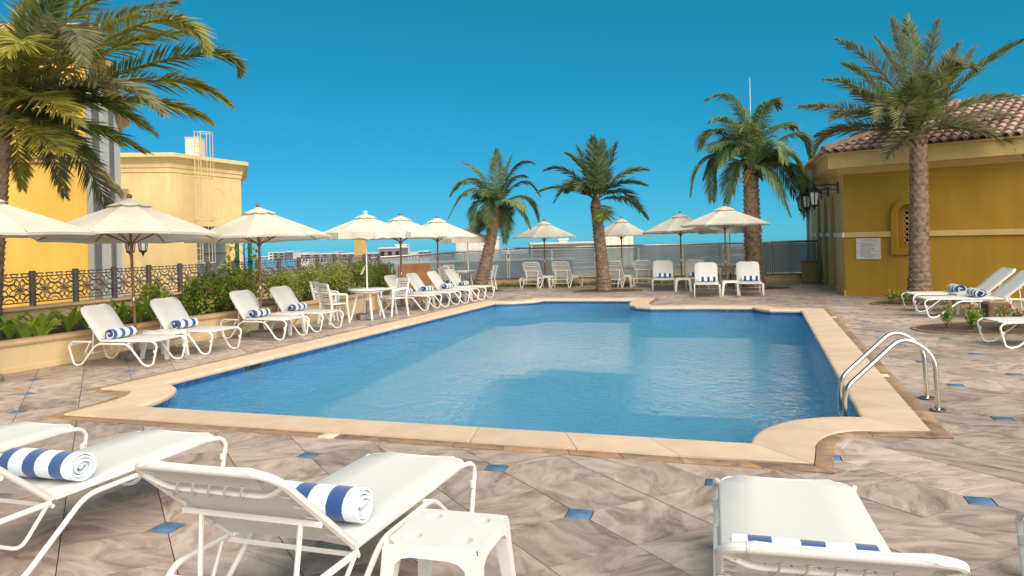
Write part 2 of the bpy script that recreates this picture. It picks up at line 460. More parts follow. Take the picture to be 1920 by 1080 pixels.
M_mosaic = mosaic_mat('waterline_mosaic', (.012, .07, .27), (.03, .16, .42), (.10, .18, .26), .055)
M_basin = mat('basin_tile', (.14, .50, .77), .4, (.11, .45, .73), 1.0)

# ================================================================== SETTING
def struct(o): o['kind'] = 'structure'; return o
def sheet(name, outer, holes, z, m, parent=None):
    tris, pts = cdt(outer, holes)
    b = MB().add([(p[0], p[1], z) for p in pts], tris)
    return b.build(name, m, parent, smooth=False)
def offset_poly(P, d):
    """CCW polygon, d > 0 outward"""
    n = len(P); out = []
    for i in range(n):
        a, b, c = Vector(P[i - 1]), Vector(P[i]), Vector(P[(i + 1) % n])
        d1, d2 = (b - a).normalized(), (c - b).normalized()
        n1, n2 = Vector((d1.y, -d1.x)), Vector((d2.y, -d2.x))
        m = n1 + n2
        if m.length < 1e-4: out.append(b + n1 * d); continue
        m.normalize(); out.append(b + m * (d / max(.35, m.dot(n1))))
    return out
def offset_line(P, d):
    n = len(P); out = []
    for i in range(n):
        b = Vector(P[i][:2])
        d1 = (b - Vector(P[i - 1][:2])).normalized() if i else None
        d2 = (Vector(P[i + 1][:2]) - b).normalized() if i < n - 1 else None
        d1 = d1 or d2; d2 = d2 or d1
        n1, n2 = Vector((d1.y, -d1.x)), Vector((d2.y, -d2.x))
        m = (n1 + n2).normalized(); out.append(b + m * (d / max(.35, m.dot(n1))))
    return out
def sweep(mb, P, prof, closed=False):
    """sweep a profile [(out, z)] along a plan line; out is to the right of travel"""
    rows = [offset_line(P, o) for o, z in prof]
    n, k = len(P), len(prof)
    vs = [(rows[j][i].x, rows[j][i].y, prof[j][1]) for i in range(n) for j in range(k)]
    fs = []
    for i in range(n - 1):
        for j in range(k):
            l = (j + 1) % k
            fs.append((i * k + j, i * k + l, (i + 1) * k + l, (i + 1) * k + j))
    fs.append(tuple(range(k))); fs.append(tuple((n - 1) * k + j for j in reversed(range(k))))
    mb.add(vs, fs); return mb

# ---- pool outline in the pool's own axes (u across, v along)
def arc(cu, cv, ru, rv, a0, a1, n=9):
    return [(cu + ru * math.cos(R(a0 + (a1 - a0) * i / n)), cv + rv * math.sin(R(a0 + (a1 - a0) * i / n))) for i in range(n + 1)]
pool_uv = [(-6.785, 6.79)] + arc(.80, 6.79, .984, 1.21, 180, 90) + [(.64, 18.72), (-.05, 18.80), (-.30, 19.06), (-.44, 19.40),
          (-1.6, 19.40), (-2.87, 19.22), (-3.25, 19.40), (-3.50, 19.85), (-3.62, 20.6), (-3.65, 21.55)] \
          + arc(-7.40, 21.45, 1.1, 1.1, 0, -90) + [(-7.58, 8.0)] + arc(-7.60, 6.79, .815, 1.21, 88, 8, 8)
pool = [UV(*p).to_2d() for p in pool_uv]
cope_out = offset_poly(pool, .50)
bord_out = offset_poly(pool, .64)

DECK = [(-13, -4), (15, -4), (15, 29.0), (-.2, 30.0), (-5.1, 27.7), (-13, 27.7)]
hole = offset_poly(pool, .25)
deck = struct(sheet('deck', DECK, [hole], -.022, M_grout))
M_ground = mat('far_ground', (.22, .20, .18), .9, (.15, .14, .13), .05)
struct(sheet('ground', [(-90, -60), (90, -60), (90, 72), (-90, 72)], [DECK], -.35, M_ground))
M_sea = mat('sea_water', (.03, .16, .26), .03, (.025, .13, .22), .02, spec=.5)
struct(sheet('sea', [(-2500, -60), (2500, -60), (2500, 3600), (-2500, 3600)], [], -14.0, M_sea))
# deck edge skirt closes the step down to the ground
eb = MB()
for i in range(len(DECK)):
    a, b = DECK[i], DECK[(i + 1) % len(DECK)]
    eb.add([(a[0], a[1], -.022), (b[0], b[1], -.022), (b[0], b[1], -.36), (a[0], a[1], -.36)], [(0, 1, 2, 3)])
eb.build('deck_edge', M_conc, deck, smooth=False)

# ---- swimming pool
poolO = struct(thing('swimming_pool', (0, 0, 0)))
pin = offset_poly(pool, .03)
wb = MB(); n = len(pin)
wb.add([(p.x, p.y, z) for z in (0.0, -.30) for p in pin], [(i, (i + 1) % n, n + (i + 1) % n, n + i) for i in range(n)])
wb.build('waterline_tiles', M_mosaic, poolO, smooth=False)
wb = MB()
wb.add([(p.x, p.y, z) for z in (-.30, -1.35) for p in pin], [(i, (i + 1) % n, n + (i + 1) % n, n + i) for i in range(n)])
wb.build('basin_wall', M_basin, poolO, smooth=False)
sheet('basin_floor', pin, [], -1.35, M_basin, poolO)
water = struct(sheet('pool_water', offset_poly(pool, .028), [], -.085, M_water))

def band_pieces(name, inner, outer, step, prof, m, parent, gap=.004, mats=None, rnd=None, splitat=None):
    """stones laid between two offset loops; prof = [(fraction or metres across, z)]"""
    n = len(inner); rnd = rnd or random.Random(3)
    # group short edges (arcs) into runs so that a stone can bend
    L = [(inner[(i + 1) % n] - inner[i]).length for i in range(n)]
    pos = [0]
    for l in L: pos.append(pos[-1] + l)
    corners = [0.0]
    for i in range(n):
        d1 = (inner[i] - inner[i - 1]).normalized(); d2 = (inner[(i + 1) % n] - inner[i]).normalized()
        if d1.dot(d2) < math.cos(R(32)): corners.append(pos[i])
    corners = sorted(set(corners)) + [pos[-1]]
    cuts = []
    for a, b in zip(corners, corners[1:]):
        k = max(1, round((b - a) / step))
        cs = [a + (b - a) * j / k + (rnd.uniform(-.12, .12) * step if 0 < j < k else 0) for j in range(k)]
        cuts += cs
    cuts.append(pos[-1])
    def at(s):
        for i in range(n):
            if s <= pos[i + 1] + 1e-9:
                t = (s - pos[i]) / L[i]; j = (i + 1) % n
                return inner[i].lerp(inner[j], t), outer[i].lerp(outer[j], t)
    out = []
    for a, b in zip(cuts, cuts[1:]):
        a2, b2 = a + gap, b - gap
        ss = [a2] + [p for p in pos if a2 + .02 < p < b2 - .02] + [b2]
        rows = []
        for s in ss:
            p, q = at(s); d = (q - p)
            rows.append([Vector((*(p + d * f), z)) for f, z in prof])
        c = sum((r[0] + r[-1] for r in rows), Vector()) / (2 * len(rows)); c.z = 0
        k = len(prof); vs = [v - c for r in rows for v in r]; fs = []
        for i in range(len(rows) - 1):
            for j in range(k):
                l = (j + 1) % k; fs.append((i * k + j, i * k + l, (i + 1) * k + l, (i + 1) * k + j))
        fs.append(tuple(range(k))); fs.append(tuple((len(rows) - 1) * k + j for j in reversed(range(k))))
        o = MB().add(vs, fs).build(name, mats(rnd) if mats else m, parent, ang=50)
        o.location = c; out.append(o)
    return out
rnd = random.Random(11)
band_pieces('coping_stone', pool, cope_out, .78, [(-.03, -.035), (-.045, -.012), (-.035, .012), (-.005, .024), (.05, .028), (.99, .026), (.995, -.03), (.05, -.045)], M_cope, poolO, gap=.0028, rnd=rnd)
band_pieces('border_slab', [a.lerp(b, .02) for a, b in zip(cope_out, bord_out)], bord_out, .52, [(0, -.02), (0, .010), (.04, .013), (.96, .013), (1, .010), (1, -.02)], M_slate, poolO, gap=.003, rnd=rnd)
# skimmer opening on the left side and a depth mark at the waterline
p = G(352, 702, -.05); b = MB(); b.box((0, 0, 0), (.05, .34, .10), rotz(-TH))
sk = b.build('skimmer_opening', M_trunkd, poolO); sk.location = UV(-7.575, 9.9, -.065)
sk2 = MB().box((0, 0, 0), (.04, .26, .06)).build('skimmer_flap', M_black, sk); sk2.location = (.012, 0, -.004)
sk2.rotation_euler = (0, 0, -TH)

# ---- deck slabs with blue inlays
LT = R(16.8); SP = .84
ua = Vector((math.cos(LT), -math.sin(LT))); va = Vector((math.sin(LT), math.cos(LT)))
O0 = Vector((-.174, 6.012)) + va * .04
S = SP / math.sqrt(2)
ea, ebv = (ua + va) / math.sqrt(2), (va - ua) / math.sqrt(2)
HQ = .082                                                 # half side of an inlay
def slab_poly(i, j):
    cs = [(i, j), (i + 1, j), (i + 1, j + 1), (i, j + 1)]
    pts = []
    g = .0032; ch = HQ * math.sqrt(2) + .004
    for k, (a, b) in enumerate(cs):
        prv, nxt = cs[k - 1], cs[(k + 1) % 4]
        def P(x, y): return (x * S, y * S)
        base = Vector(P(a, b)); c0 = Vector(P(i + .5, j + .5))
        tp = (Vector(P(*prv)) - base).normalized(); tn = (Vector(P(*nxt)) - base).normalized()
        inn = (tp + tn) * g
        if a % 2 == 0 and b % 2 == 0:
            pts += [base + inn + tp * (ch - g), base + inn + tn * (ch - g)]
        else: pts.append(base + inn)
    return [O0 + ea * p.x + ebv * p.y for p in pts]
def extr(mb, pts, tris, zt=0.0, zb=-.02, chm=.004):
    n = len(pts); cnt = {}
    for f in tris:
        for k in range(len(f)):
            e = (f[k], f[(k + 1) % len(f)]); cnt.setdefault(tuple(sorted(e)), []).append(e)
    vs = [(p[0], p[1], zt) for p in pts] + [(p[0], p[1], zb) for p in pts]
    fs = [tuple(f) for f in tris]
    for e in cnt.values():
        if len(e) == 1: a, b = e[0]; fs.append((b, a, a + n, b + n))
    mb.add(vs, fs)
blockers = [([Vector(p) for p in bord_out], 'pool')]
def keepdeck(c): return inside(c, DECK)
cand = []; rest = MB(); blues = []
bb = offset_poly(pool, .60)
bxs = [p.x for p in bb]; bys = [p.y for p in bb]
NI = 34
for i in range(-NI, NI + 12):
    for j in range(-NI, NI + 12):
        P = slab_poly(i, j); c = sum(P, Vector((0, 0))) / len(P)
        if not (-3.4 < c.y < 29.4 and keepdeck(c)): continue
        if abs(c.x) > .78 * abs(c.y) + 5: continue
        if c.x < -6.2 + (c.y - 13) * .43 - 1.2: continue
        px, py = project((c.x, max(c.y, .3), 0))
        st = [inside(q, bb) for q in P]
        near = min(abs(c.x - q.x) + abs(c.y - q.y) for q in bb) < 3.0 or min((Vector(q) - c).length for q in bb) < 1.2
        if all(st): continue
        cut = any(st)
        if not cut:
            # an outline corner may still poke in
            cut = any(inside(q, P) for q in bb)
        if cut:
            tris, pts = cdt(P, [bb])
            if not tris: continue
        else:
            tris, pts = [tuple(range(len(P)))], P
        vis = -30 < px < 1950 and py < 1110
        cand.append((c.y if vis else 99 + c.y, c, [Vector(q) for q in pts], tris))
cand.sort(key=lambda t: t[0])
for k, (d, c, pts, tris) in enumerate(cand):
    if k < 300:
        b = MB(); extr(b, [q - c for q in pts], tris)
        o = b.build('paving_slab', M_slab, deck, smooth=False); o.location = (c.x, c.y, rnd.uniform(-.0015, .0015))
    else: extr(rest, pts, tris)
ro = rest.build('paving_slabs_beyond', M_slab, deck, smooth=False); ro['kind'] = 'stuff'
# inlays
inl = MB(); q = HQ - .003
inl.box((0, 0, -.0085), (2 * q, 2 * q, .02), bev=.003); inl_me = inl.mesh('blue_inlay')
inl_me.materials.append(M_blue); inl_far = MB()
for i in range(-NI, NI + 12):
    for j in range(-NI, NI + 12):
        if i % 2 or j % 2: continue
        c = O0 + ea * i * S + ebv * j * S
        if not (1.5 < c.y < 27 and keepdeck(c)) or inside(c, bb): continue
        if c.x < -6.2 + (c.y - 13) * .43 - .3: continue
        if abs(c.x) > .72 * c.y + .3: continue
        if min((c - Vector(z)).length for z in bord_out) < .22: continue
        o = place('blue_inlay', inl_me, M_blue, deck); o.location = (c.x, c.y, 0); o.rotation_euler = (0, 0, -LT)
# pale square inlays set in the slate border
pm = MB().box((0, 0, 0), (.16, .13, .02), bev=.003).mesh('pale_inlay')
for (px, py, a) in ((617, 819, -TH), (1655, 706, R(90) - TH), (1562, 596, R(90) - TH)):
    o = place('pale_inlay', pm, M_pale, poolO); g = G(px, py); o.location = (g.x, g.y, .008); o.rotation_euler = (0, 0, a)

# ---- planter along the left
PL = [(-8.45, 7.2), (-7.45, 10.9), (-6.0, 14.35), (-4.55, 17.65), (-3.0, 22.2)]
planter = thing('planter_wall', (*PL[1], 0), 0, 'long low cream planter wall with rounded stone cap beside the left loungers', 'planter')
T0 = Vector((*PL[1], 0))
def loc(P): return [(p[0] - T0.x, p[1] - T0.y) for p in P]
end = (-4.1, 23.4)
b = sweep(MB(), loc(PL + [end]), [(0, -.02), (0, .40), (-.14, .40), (-.14, -.02)]); b.build('wall', M_planter, planter, ang=30)
b = sweep(MB(), loc(PL + [end]), [(.012, .012), (.012, .085), (0.002, .10), (0.002, .012)]); b.build('plinth', M_planter, planter, ang=30)
capP = PL + [end]
def resample(P, step):
    out = []
    for a, c in zip(P, P[1:]):
        a, c = Vector(a), Vector(c); k = max(1, round((c - a).length / step))
        out += [[a.lerp(c, i / k), a.lerp(c, (i + 1) / k)] for i in range(k)]
    return out
cap_prof = [(.045, .405), (.062, .43), (.058, .462), (.035, .48), (-.15, .485), (-.175, .46), (-.175, .405)]
for a, c in resample(capP, 1.05):
    d = (c - a).normalized() * .003
    sweep(MB(), loc([a + d, c - d]), cap_prof).build('cap_stone', M_cap, planter, ang=45)
# rear wall that carries the fence
def FP(nn): 
    px = (60 + 89.8 * nn) / (1 + .061 * nn); Y = 14 * (1 + .061 * nn)
    p = A(px, 500, Y); return Vector((p.x, p.y))
RW = [FP(x) for x in (-4, -2, 0, 3, 6, 9, 12, 14.2)]
rear = thing('rear_wall', (*RW[2], 0), 0, 'low cream wall behind the planting with stone cap under the metal fence', 'wall')
T0 = Vector((*RW[2], 0))
sweep(MB(), loc(RW), [(.12, -.02), (.12, .70), (-.12, .70), (-.12, -.02)]).build('wall', M_planter, rear, ang=30)
for a, c in resample(RW, 1.3):
    d = (c - a).normalized() * .003
    sweep(MB(), loc([a + d, c - d]), [(.15, .705), (.17, .735), (.15, .775), (-.15, .78), (-.17, .735), (-.15, .705)]).build('cap_stone', M_cap, rear, ang=45)
soil = sheet('planting_soil', [Vector(p) for p in offset_line(PL + [end], -.14)] + [p for p in reversed(offset_line(RW, .12))], [], .385, M_soil)
struct(soil)

# ---- ornamental fence
fence = thing('ornamental_fence', (*FP(0), .78), 0, 'dark bronze fence of flower lattice panels on posts behind the planter', 'fence')
F0 = Vector((*FP(0), .78))
W_, H_ = .80, .56
def lattice_mesh():
    b = MB(); r = .011
    def loop(pts): b.tube([(x, 0, z) for x, z in pts], r, 4, closed=True)
    def seg(pts): b.tube([(x, 0, z) for x, z in pts], r, 4)
    seg([(-W_ / 2, .07), (W_ / 2, .07)]); seg([(-W_ / 2, H_ - .03), (W_ / 2, H_ - .03)])
    for k in range(4):                                        # crown cut-outs above the top rail
        x = -W_ / 2 + W_ * (k + .5) / 4
        seg([(x - .07, H_ + .03), (x - .03, H_ - .03)]); seg([(x + .07, H_ + .03), (x + .03, H_ - .03)]); seg([(x - .08, H_ + .03), (x + .08, H_ + .03)])
    for cx in (-W_ / 4, W_ / 4):
        cz = .07 + (H_ - .10) / 2
        for k in range(8):
            a = k * math.pi / 4 + math.pi / 8; L1 = .20 if k % 2 else .215
            pts = []
            for t in range(9):
                s = t / 8; w = .052 * math.sin(math.pi * s) ** .8
                pts.append((s * L1, w))
            for sg in (1, -1):
                seg([(cx + x * math.cos(a) - sg * w * math.sin(a), cz + x * math.sin(a) + sg * w * math.cos(a)) for x, w in pts])
    for cx in (-W_ / 2, 0, W_ / 2):
        for sgn in (-1, 1):
            zc = .07 if sgn > 0 else H_ - .03
            for rr in (.09, .16):
                pts = []
                for t in range(9):
                    a = math.pi * t / 8
                    x = cx + rr * math.cos(a)
                    if abs(x) <= W_ / 2 + .001: pts.append((x, zc + sgn * rr * .8 * math.sin(a)))
                if len(pts) > 2: seg(pts)
    return b.mesh('lattice_panel')
lat = lattice_mesh(); pst = MB().box((0, 0, .31), (.085, .085, .66), bev=.006).mesh('post')
for k in range(-4, 15):
    a, c = FP(k), FP(k + 1)
    o = place('post', pst, M_iron, fence); o.location = (a.x - F0.x, a.y - F0.y, 0); o.rotation_euler = (0, 0, -TH)
    if k < 14:
        m = (a + c) / 2; d = c - a
        o = place('lattice_panel', lat, M_iron, fence); o.location = (m.x - F0.x, m.y - F0.y, 0)
        o.rotation_euler = (0, 0, math.atan2(d.y, d.x)); o.scale = ((d.length - .085) / W_, 1, 1)

# ================================================================== LEFT BUILDING
def pl(px, Y): p = A(px, 400, Y); return Vector((p.x, p.y))
lb = thing('ochre_building', (*pl(163, 18), 0), 0, 'sunlit ochre building with palm shadows and white stepped pilasters at left', 'building')
T0 = Vector((*pl(163, 18), 0))
plan = [Vector((-18.9, 23.5)), Vector((-18.9, 17.6)), pl(163, 18), pl(175, 20.8), pl(190, 21.4), pl(207, 25.7), pl(217, 26.7), pl(228, 31.3)]
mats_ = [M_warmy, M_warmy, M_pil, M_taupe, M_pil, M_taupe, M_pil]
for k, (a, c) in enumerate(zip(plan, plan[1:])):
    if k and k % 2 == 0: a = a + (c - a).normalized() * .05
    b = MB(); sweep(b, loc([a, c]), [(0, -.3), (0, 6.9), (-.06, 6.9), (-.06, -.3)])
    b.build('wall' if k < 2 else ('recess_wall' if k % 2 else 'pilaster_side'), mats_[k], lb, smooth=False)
for k, (i0, i1) in enumerate(((0, 4), (3, 6), (5, 8))):
    seg_ = plan[i0:i1]
    if k: seg_ = [seg_[0].lerp(seg_[1], .05)] + seg_[1:]
    sweep(MB(), loc(seg_), [(.02, 3.80), (.09, 3.84), (.09, 3.90), (.13, 3.93), (.13, 4.0), (.02, 4.02)]).build('string_course', M_ylight, lb, ang=30)
    sweep(MB(), loc(seg_), [(.02, 6.5), (.10, 6.55), (.16, 6.7), (.38, 6.82), (.38, 6.98), (.02, 7.0)]).build('cornice', M_ylight, lb, ang=30)
sheet('roof', [Vector(p) for p in loc(plan)], [], 6.9, M_cream, lb)
# tall recessed windows in the stepped faces
for (pa, pb, Ya, Yb) in ((177, 188, 20.88, 21.32), (209, 215.5, 25.9, 26.55)):
    a, c = pl(pa, Ya), pl(pb, Yb)
    for z0, z1 in ((4.3, 5.9), (1.2, 3.3)):
        sweep(MB(), loc([a, c]), [(.012, z0), (.012, z1), (-.05, z1), (-.05, z0)]).build('window', M_grey, lb, smooth=False)

# ================================================================== TOWER BLOCK BEHIND
tb = thing('cream_tower', (*pl(340, 36), 0), 0, 'cream corner block with moulded cornice and roof ladder behind umbrellas', 'building')
T0 = Vector((*pl(340, 36), 0))
plan = [pl(150, 35.0), pl(322, 35.4), pl(340, 36), pl(453, 40), pl(452, 47)]
for k, (a, c) in enumerate(zip(plan, plan[1:])):
    if k == 2: continue
    sweep(MB(), loc([a, c]), [(0, -.4), (0, 6.0), (-.35, 6.0), (-.35, -.4)]).build('wall', M_cream, tb, smooth=False)
# right face with the shop opening
a, c = pl(340, 36), pl(453, 40); Lf = (c - a).length; dd = (c - a) / Lf; nn = Vector((dd.y, -dd.x))
def rf(x, z, d): q = a - T0.to_2d() + dd * x - nn * d; return (q.x, q.y, z)
xa, xb = Lf * .22, Lf * .78
MB().panel([(0, -.4), (Lf, -.4), (Lf, 6.0), (0, 6.0)], [[(xa, -.2), (xb, -.2), (xb, 2.75), (xa, 2.75)]], lambda x, z, d: rf(x, z, d), .35).build('shop_wall', M_cream, tb, smooth=False)
win = MB().add([rf(xa, -.2, .3), rf(xb, -.2, .3), rf(xb, 2.75, .3), rf(xa, 2.75, .3)], [(0, 1, 2, 3)]).build('shop_window', mat('shop_glass', (.10, .15, .17), .12, (.07, .11, .13), .7, spec=.6), tb, smooth=False)
for z in (-.2, 1.45, 2.70):
    MB().add([rf(xa, z, .22), rf(xb, z, .22), rf(xb, z + .07, .22), rf(xa, z + .07, .22), rf(xa, z, .28), rf(xb, z, .28), rf(xb, z + .07, .28), rf(xa, z + .07, .28)],
             [(0, 1, 2, 3), (0, 1, 5, 4), (3, 2, 6, 7)]).build('glazing_bar', M_steelr, win, smooth=False)
prof = [(.01, 5.22), (.04, 5.25), (.04, 5.42), (.08, 5.46), (.10, 5.62), (.15, 5.68), (.32, 5.88), (.38, 5.92), (.38, 6.10), (.01, 6.12)]
sweep(MB(), loc(plan), prof).build('cornice', M_cream, tb, ang=30)
sheet('roof', [Vector(p) for p in loc(plan)] + [Vector(p) for p in loc([pl(150, 48)])], [], 5.99, M_wgrey, tb)
pts = [rf(Lf * .55 + .75 * math.cos(2 * math.pi * k / 28), 3.9 + .75 * math.sin(2 * math.pi * k / 28), -.005) for k in range(28)]
MB().tube(pts, .012, 5, closed=True).build('ring_moulding', M_cream, tb)
# window with frame on the shaded face
a2 = pl(232, 35.18)
MB().box((a2.x - T0.x - .15, a2.y - T0.y - .03, 3.9), (.75, .10, 1.2)).build('window', M_taupe, tb)
# shop lettering, its upper half behind the umbrella
tcv = bpy.data.curves.new('lettering', 'FONT'); tcv.body = 'opon'; tcv.size = .62; tcv.extrude = .02
tcv.align_x = 'RIGHT'
to = bpy.data.objects.new('lettering_font', tcv); col.objects.link(to)
bpy.context.view_layer.update()
tme = bpy.data.meshes.new_from_object(to.evaluated_get(bpy.context.evaluated_depsgraph_get()))
bpy.data.objects.remove(to)
lt = place('shop_lettering', tme, M_trim, tb)
px0 = rf(Lf * .72, 2.02, .20); lt.location = px0; lt.rotation_euler = (R(90), 0, math.atan2(dd.y, dd.x))
# roof plant box
rbx = pl(369, 38); 
rt = thing('roof_plant_box', (rbx.x, rbx.y, 6.0), 0, 'white ribbed plant housing on the roof above the ladder', 'plant housing')
MB().box((0, 0, .55), (.66, .8, 1.1)).build('body', M_wgrey, rt, smooth=False)
for k in range(7): MB().box((-.27 + .09 * k, -.41, .55), (.03, .03, 1.08)).build('rib', M_trim, rt, smooth=False)
for k in range(2): MB().box((0, 0, 1.12 + .02 * k), (.72 - .1 * k, .86, .03)).build('lid', M_wgrey, rt, smooth=False)
# caged ladder on the corner
q = pl(366, 36.2); ld = thing('caged_ladder', (q.x, q.y, 0), math.atan2(dd.y, dd.x), 'yellow caged roof ladder fixed to the corner of the cream block', 'ladder')
for x in (-.20, .20): MB().tube([(x, -.22, .95), (x, -.22, 7.2)], .022, 6).build('stile', M_ladder, ld)
for k in range(20): MB().tube([(-.20, -.22, 1.1 + .3 * k), (.20, -.22, 1.1 + .3 * k)], .016, 5).build('rung', M_ladder, ld)
for z in (1.0, 3.0, 5.0, 7.1):
    MB().tube(fillet([(-.25, -.2, z), (-.42, -.6, z), (-.2, -.95, z), (.2, -.95, z), (.42, -.6, z), (.25, -.2, z)], .15, 3), .02, 5).build('hoop', M_ladder, ld)
for x, y in ((-.40, -.6), (-.2, -.93), (.0, -.95), (.2, -.93), (.40, -.6)): MB().tube([(x, y, 1.0), (x, y, 7.1)], .013, 5).build('cage_bar', M_ladder, ld)

# ================================================================== RIGHT BUILDING
C0 = Vector((9.34, 21.57)); DL = Vector((.275, .961)).normalized(); DF = Vector((.72, -.69)).normalized()
rb = thing('poolside_pavilion', (C0.x, C0.y, 0), 0, 'mustard pavilion with arched openings and clay tile roof at right', 'building')
T0 = Vector((*C0, 0))
WH = 3.55; LL = 9.4; LFr = 9.0; BZ = 1.70
nL = Vector((-DL.y, DL.x)); nF = Vector((DF.y, -DF.x)) * 1.0
if nF.y > 0: nF = -nF
def onL(x, z, d): q = DL * x - nL * d; return (q.x, q.y, z)         # d = depth into the wall
def onF(x, z, d): q = DF * x - nF * d; return (q.x, q.y, z)
def arch(x0, x1, z0, zs, rise, n=10):
    w = (x1 - x0) / 2; c = (x0 + x1) / 2
    return [(x0, z0), (x1, z0)] + [(c + w * math.cos(math.pi * k / n), zs + rise * math.sin(math.pi * k / n)) for k in range(n + 1)]
arches = [arch(2.0, 3.05, 0.0, 2.2, .78), arch(3.95, 5.0, 0.0, 2.2, .78), arch(5.9, 6.95, 0.0, 2.2, .78)]
for q in arches: q[0] = (q[0][0], -.05); q[1] = (q[1][0], -.05)
MB().panel([(0, -.05), (LL, -.05), (LL, WH), (0, WH)], arches, onL, .38).build('arcade_wall', M_ylight, rb, smooth=False)  # arcade side coloured paler than the front, standing in for reflected light
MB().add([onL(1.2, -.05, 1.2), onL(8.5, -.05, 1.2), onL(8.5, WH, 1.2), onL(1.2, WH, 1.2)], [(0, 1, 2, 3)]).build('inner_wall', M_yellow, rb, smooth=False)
# front wall with arched niche
def fx(px):                                                            # pixel column -> metres along the front wall
    t = (px - PX0) / FPX; t += 0.0008
    return (t * C0.y - C0.x) / (DF.x - t * DF.y)
nx0, nx1 = fx(1681), fx(1726)
niche = arch(nx0, nx1, 1.32, 2.18, (nx1 - nx0) / 2 * 1.1)
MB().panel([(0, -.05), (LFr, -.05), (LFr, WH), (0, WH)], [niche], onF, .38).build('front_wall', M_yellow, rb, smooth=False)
win = MB().panel(arch(nx0 - .13, nx1 + .13, 1.14, 2.18, (nx1 - nx0) / 2 * 1.1 + .14), [arch(nx0 + .02, nx1 - .02, 1.34, 2.18, (nx1 - nx0) / 2 * 1.1 - .02)], lambda x, z, d: onF(x, z, d - .07), .08)
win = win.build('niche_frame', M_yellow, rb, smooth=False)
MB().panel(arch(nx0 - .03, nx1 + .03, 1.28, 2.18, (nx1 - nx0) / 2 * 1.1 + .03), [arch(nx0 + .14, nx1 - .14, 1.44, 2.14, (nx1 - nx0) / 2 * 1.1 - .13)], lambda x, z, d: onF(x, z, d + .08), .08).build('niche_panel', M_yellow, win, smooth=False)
MB().add([onF(nx0, 1.3, .30), onF(nx1, 1.3, .30), onF(nx1, 2.8, .30), onF(nx0, 2.8, .30)], [(0, 1, 2, 3)]).build('dark_void', M_dark, win, smooth=False)
sc = MB(); w = nx1 - nx0 - .28; cw = w / 2
for iy in range(8):
    for ix in range(3):
        cx, cz = nx0 + .14 + ix * cw, 1.46 + iy * .145
        if cz > 2.42 or (cz > 2.2 and ix != 1): continue
        for sg in (1, -1):
            sc.tube([onF(cx + sg * .06 * math.sin(math.pi * t / 6), cz - .0725 + .145 * t / 6, .11) for t in range(7)], .013, 4)
            sc.tube([onF(min(nx1 - .14, max(nx0 + .14, cx - cw / 2 + cw * t / 6)), cz + sg * .06 * math.sin(math.pi * t / 6), .11) for t in range(7)], .011, 4)
sc.build('pierced_screen', M_ylight, win)
# string course, plinth
def strip(f, x0, x1, z0, z1, pr, nm, m):
    vs = [f(x, z, d) for d in (0.02, -pr) for x, z in ((x0, z0), (x1, z0), (x1, z1), (x0, z1))]
    MB().add(vs, [(4, 5, 6, 7), (0, 1, 5, 4), (3, 2, 6, 7), (0, 3, 7, 4), (1, 2, 6, 5)]).build(nm, m, rb, smooth=False)
strip(onF, -.055, nx0 - .14, BZ - .07, BZ + .07, .055, 'string_course', M_ylight); strip(onF, nx1 + .14, LFr, BZ - .07, BZ + .07, .055, 'string_course', M_ylight)
for x0, x1 in ((-.052, 2.06), (2.99, 4.0), (4.95, 5.95), (6.9, LL)): strip(onL, x0, x1, BZ - .068, BZ + .068, .052, 'string_course', M_trim)
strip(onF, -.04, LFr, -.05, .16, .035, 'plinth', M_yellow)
for x0, x1 in ((-.033, 2.04), (3.01, 3.99), (4.96, 5.94), (6.91, LL)): strip(onL, x0, x1, -.05, .155, .033, 'plinth', M_ylight)
# eave box, fascia
OV = .42
def corner(o, dn):                                                   # plan corner offset outwards by o
    # intersection of the two offset lines
    a1 = nL * o; a2 = nF * o
    den = DL.x * DF.y - DL.y * DF.x; r = a2 - a1
    t = (r.x * DF.y - r.y * DF.x) / den
    return a1 + DL * t
pe = lambda o: [DL * (LL + .9) + nL * o, corner(o, 0), DF * LFr + nF * o]
eave = [(pe(0.0), WH - .16), (pe(OV * .55), WH - .02), (pe(OV), WH + .0), (pe(OV), WH + .38), (pe(OV + .11), WH + .395), (pe(OV + .11), WH + .43), (pe(0), WH + .44)]
vs = []; fs = []
for P, z in eave: vs += [(p.x, p.y, z) for p in P]
for k in range(len(eave) - 1):
    for i in range(2): fs.append((k * 3 + i, k * 3 + i + 1, k * 3 + 4 + i, k * 3 + 3 + i))
MB().add(vs, fs).build('eave_fascia', M_ylight, rb, smooth=False)
# hipped roof: deck plus barrel tiles
rise = .36
def roof_face(D, nrm, L, k_cols, first):
    """tiles on one slope; D along the eave, -nrm up the slope"""
    slope_n = -nrm
    o0 = corner(OV + .10, 0)
    return o0, slope_n
o0 = corner(OV + .12, 0); zE = WH + .42
RUN = 4.0
apex_dir = None
roof = MB()
hip = corner(OV + .12 - RUN, 0)
eL = DL * (LL + 1.0) + nL * (OV + .12); eF = DF * LFr + nF * (OV + .12)
iL = DL * (LL + 1.0) + nL * (OV + .12 - RUN); iF = DF * LFr + nF * (OV + .12 - RUN)
zR = zE + RUN * rise
roof.add([(o0.x, o0.y, zE), (eF.x, eF.y, zE), (iF.x, iF.y, zR), (hip.x, hip.y, zR)], [(0, 1, 2, 3)])
roof.add([(o0.x, o0.y, zE), (eL.x, eL.y, zE), (iL.x, iL.y, zR), (hip.x, hip.y, zR)], [(0, 1, 2, 3)])
roofO = roof.build('roof', M_roof, rb, smooth=False)
TW, TL = .235, .40
tm = MB(); seg = 6
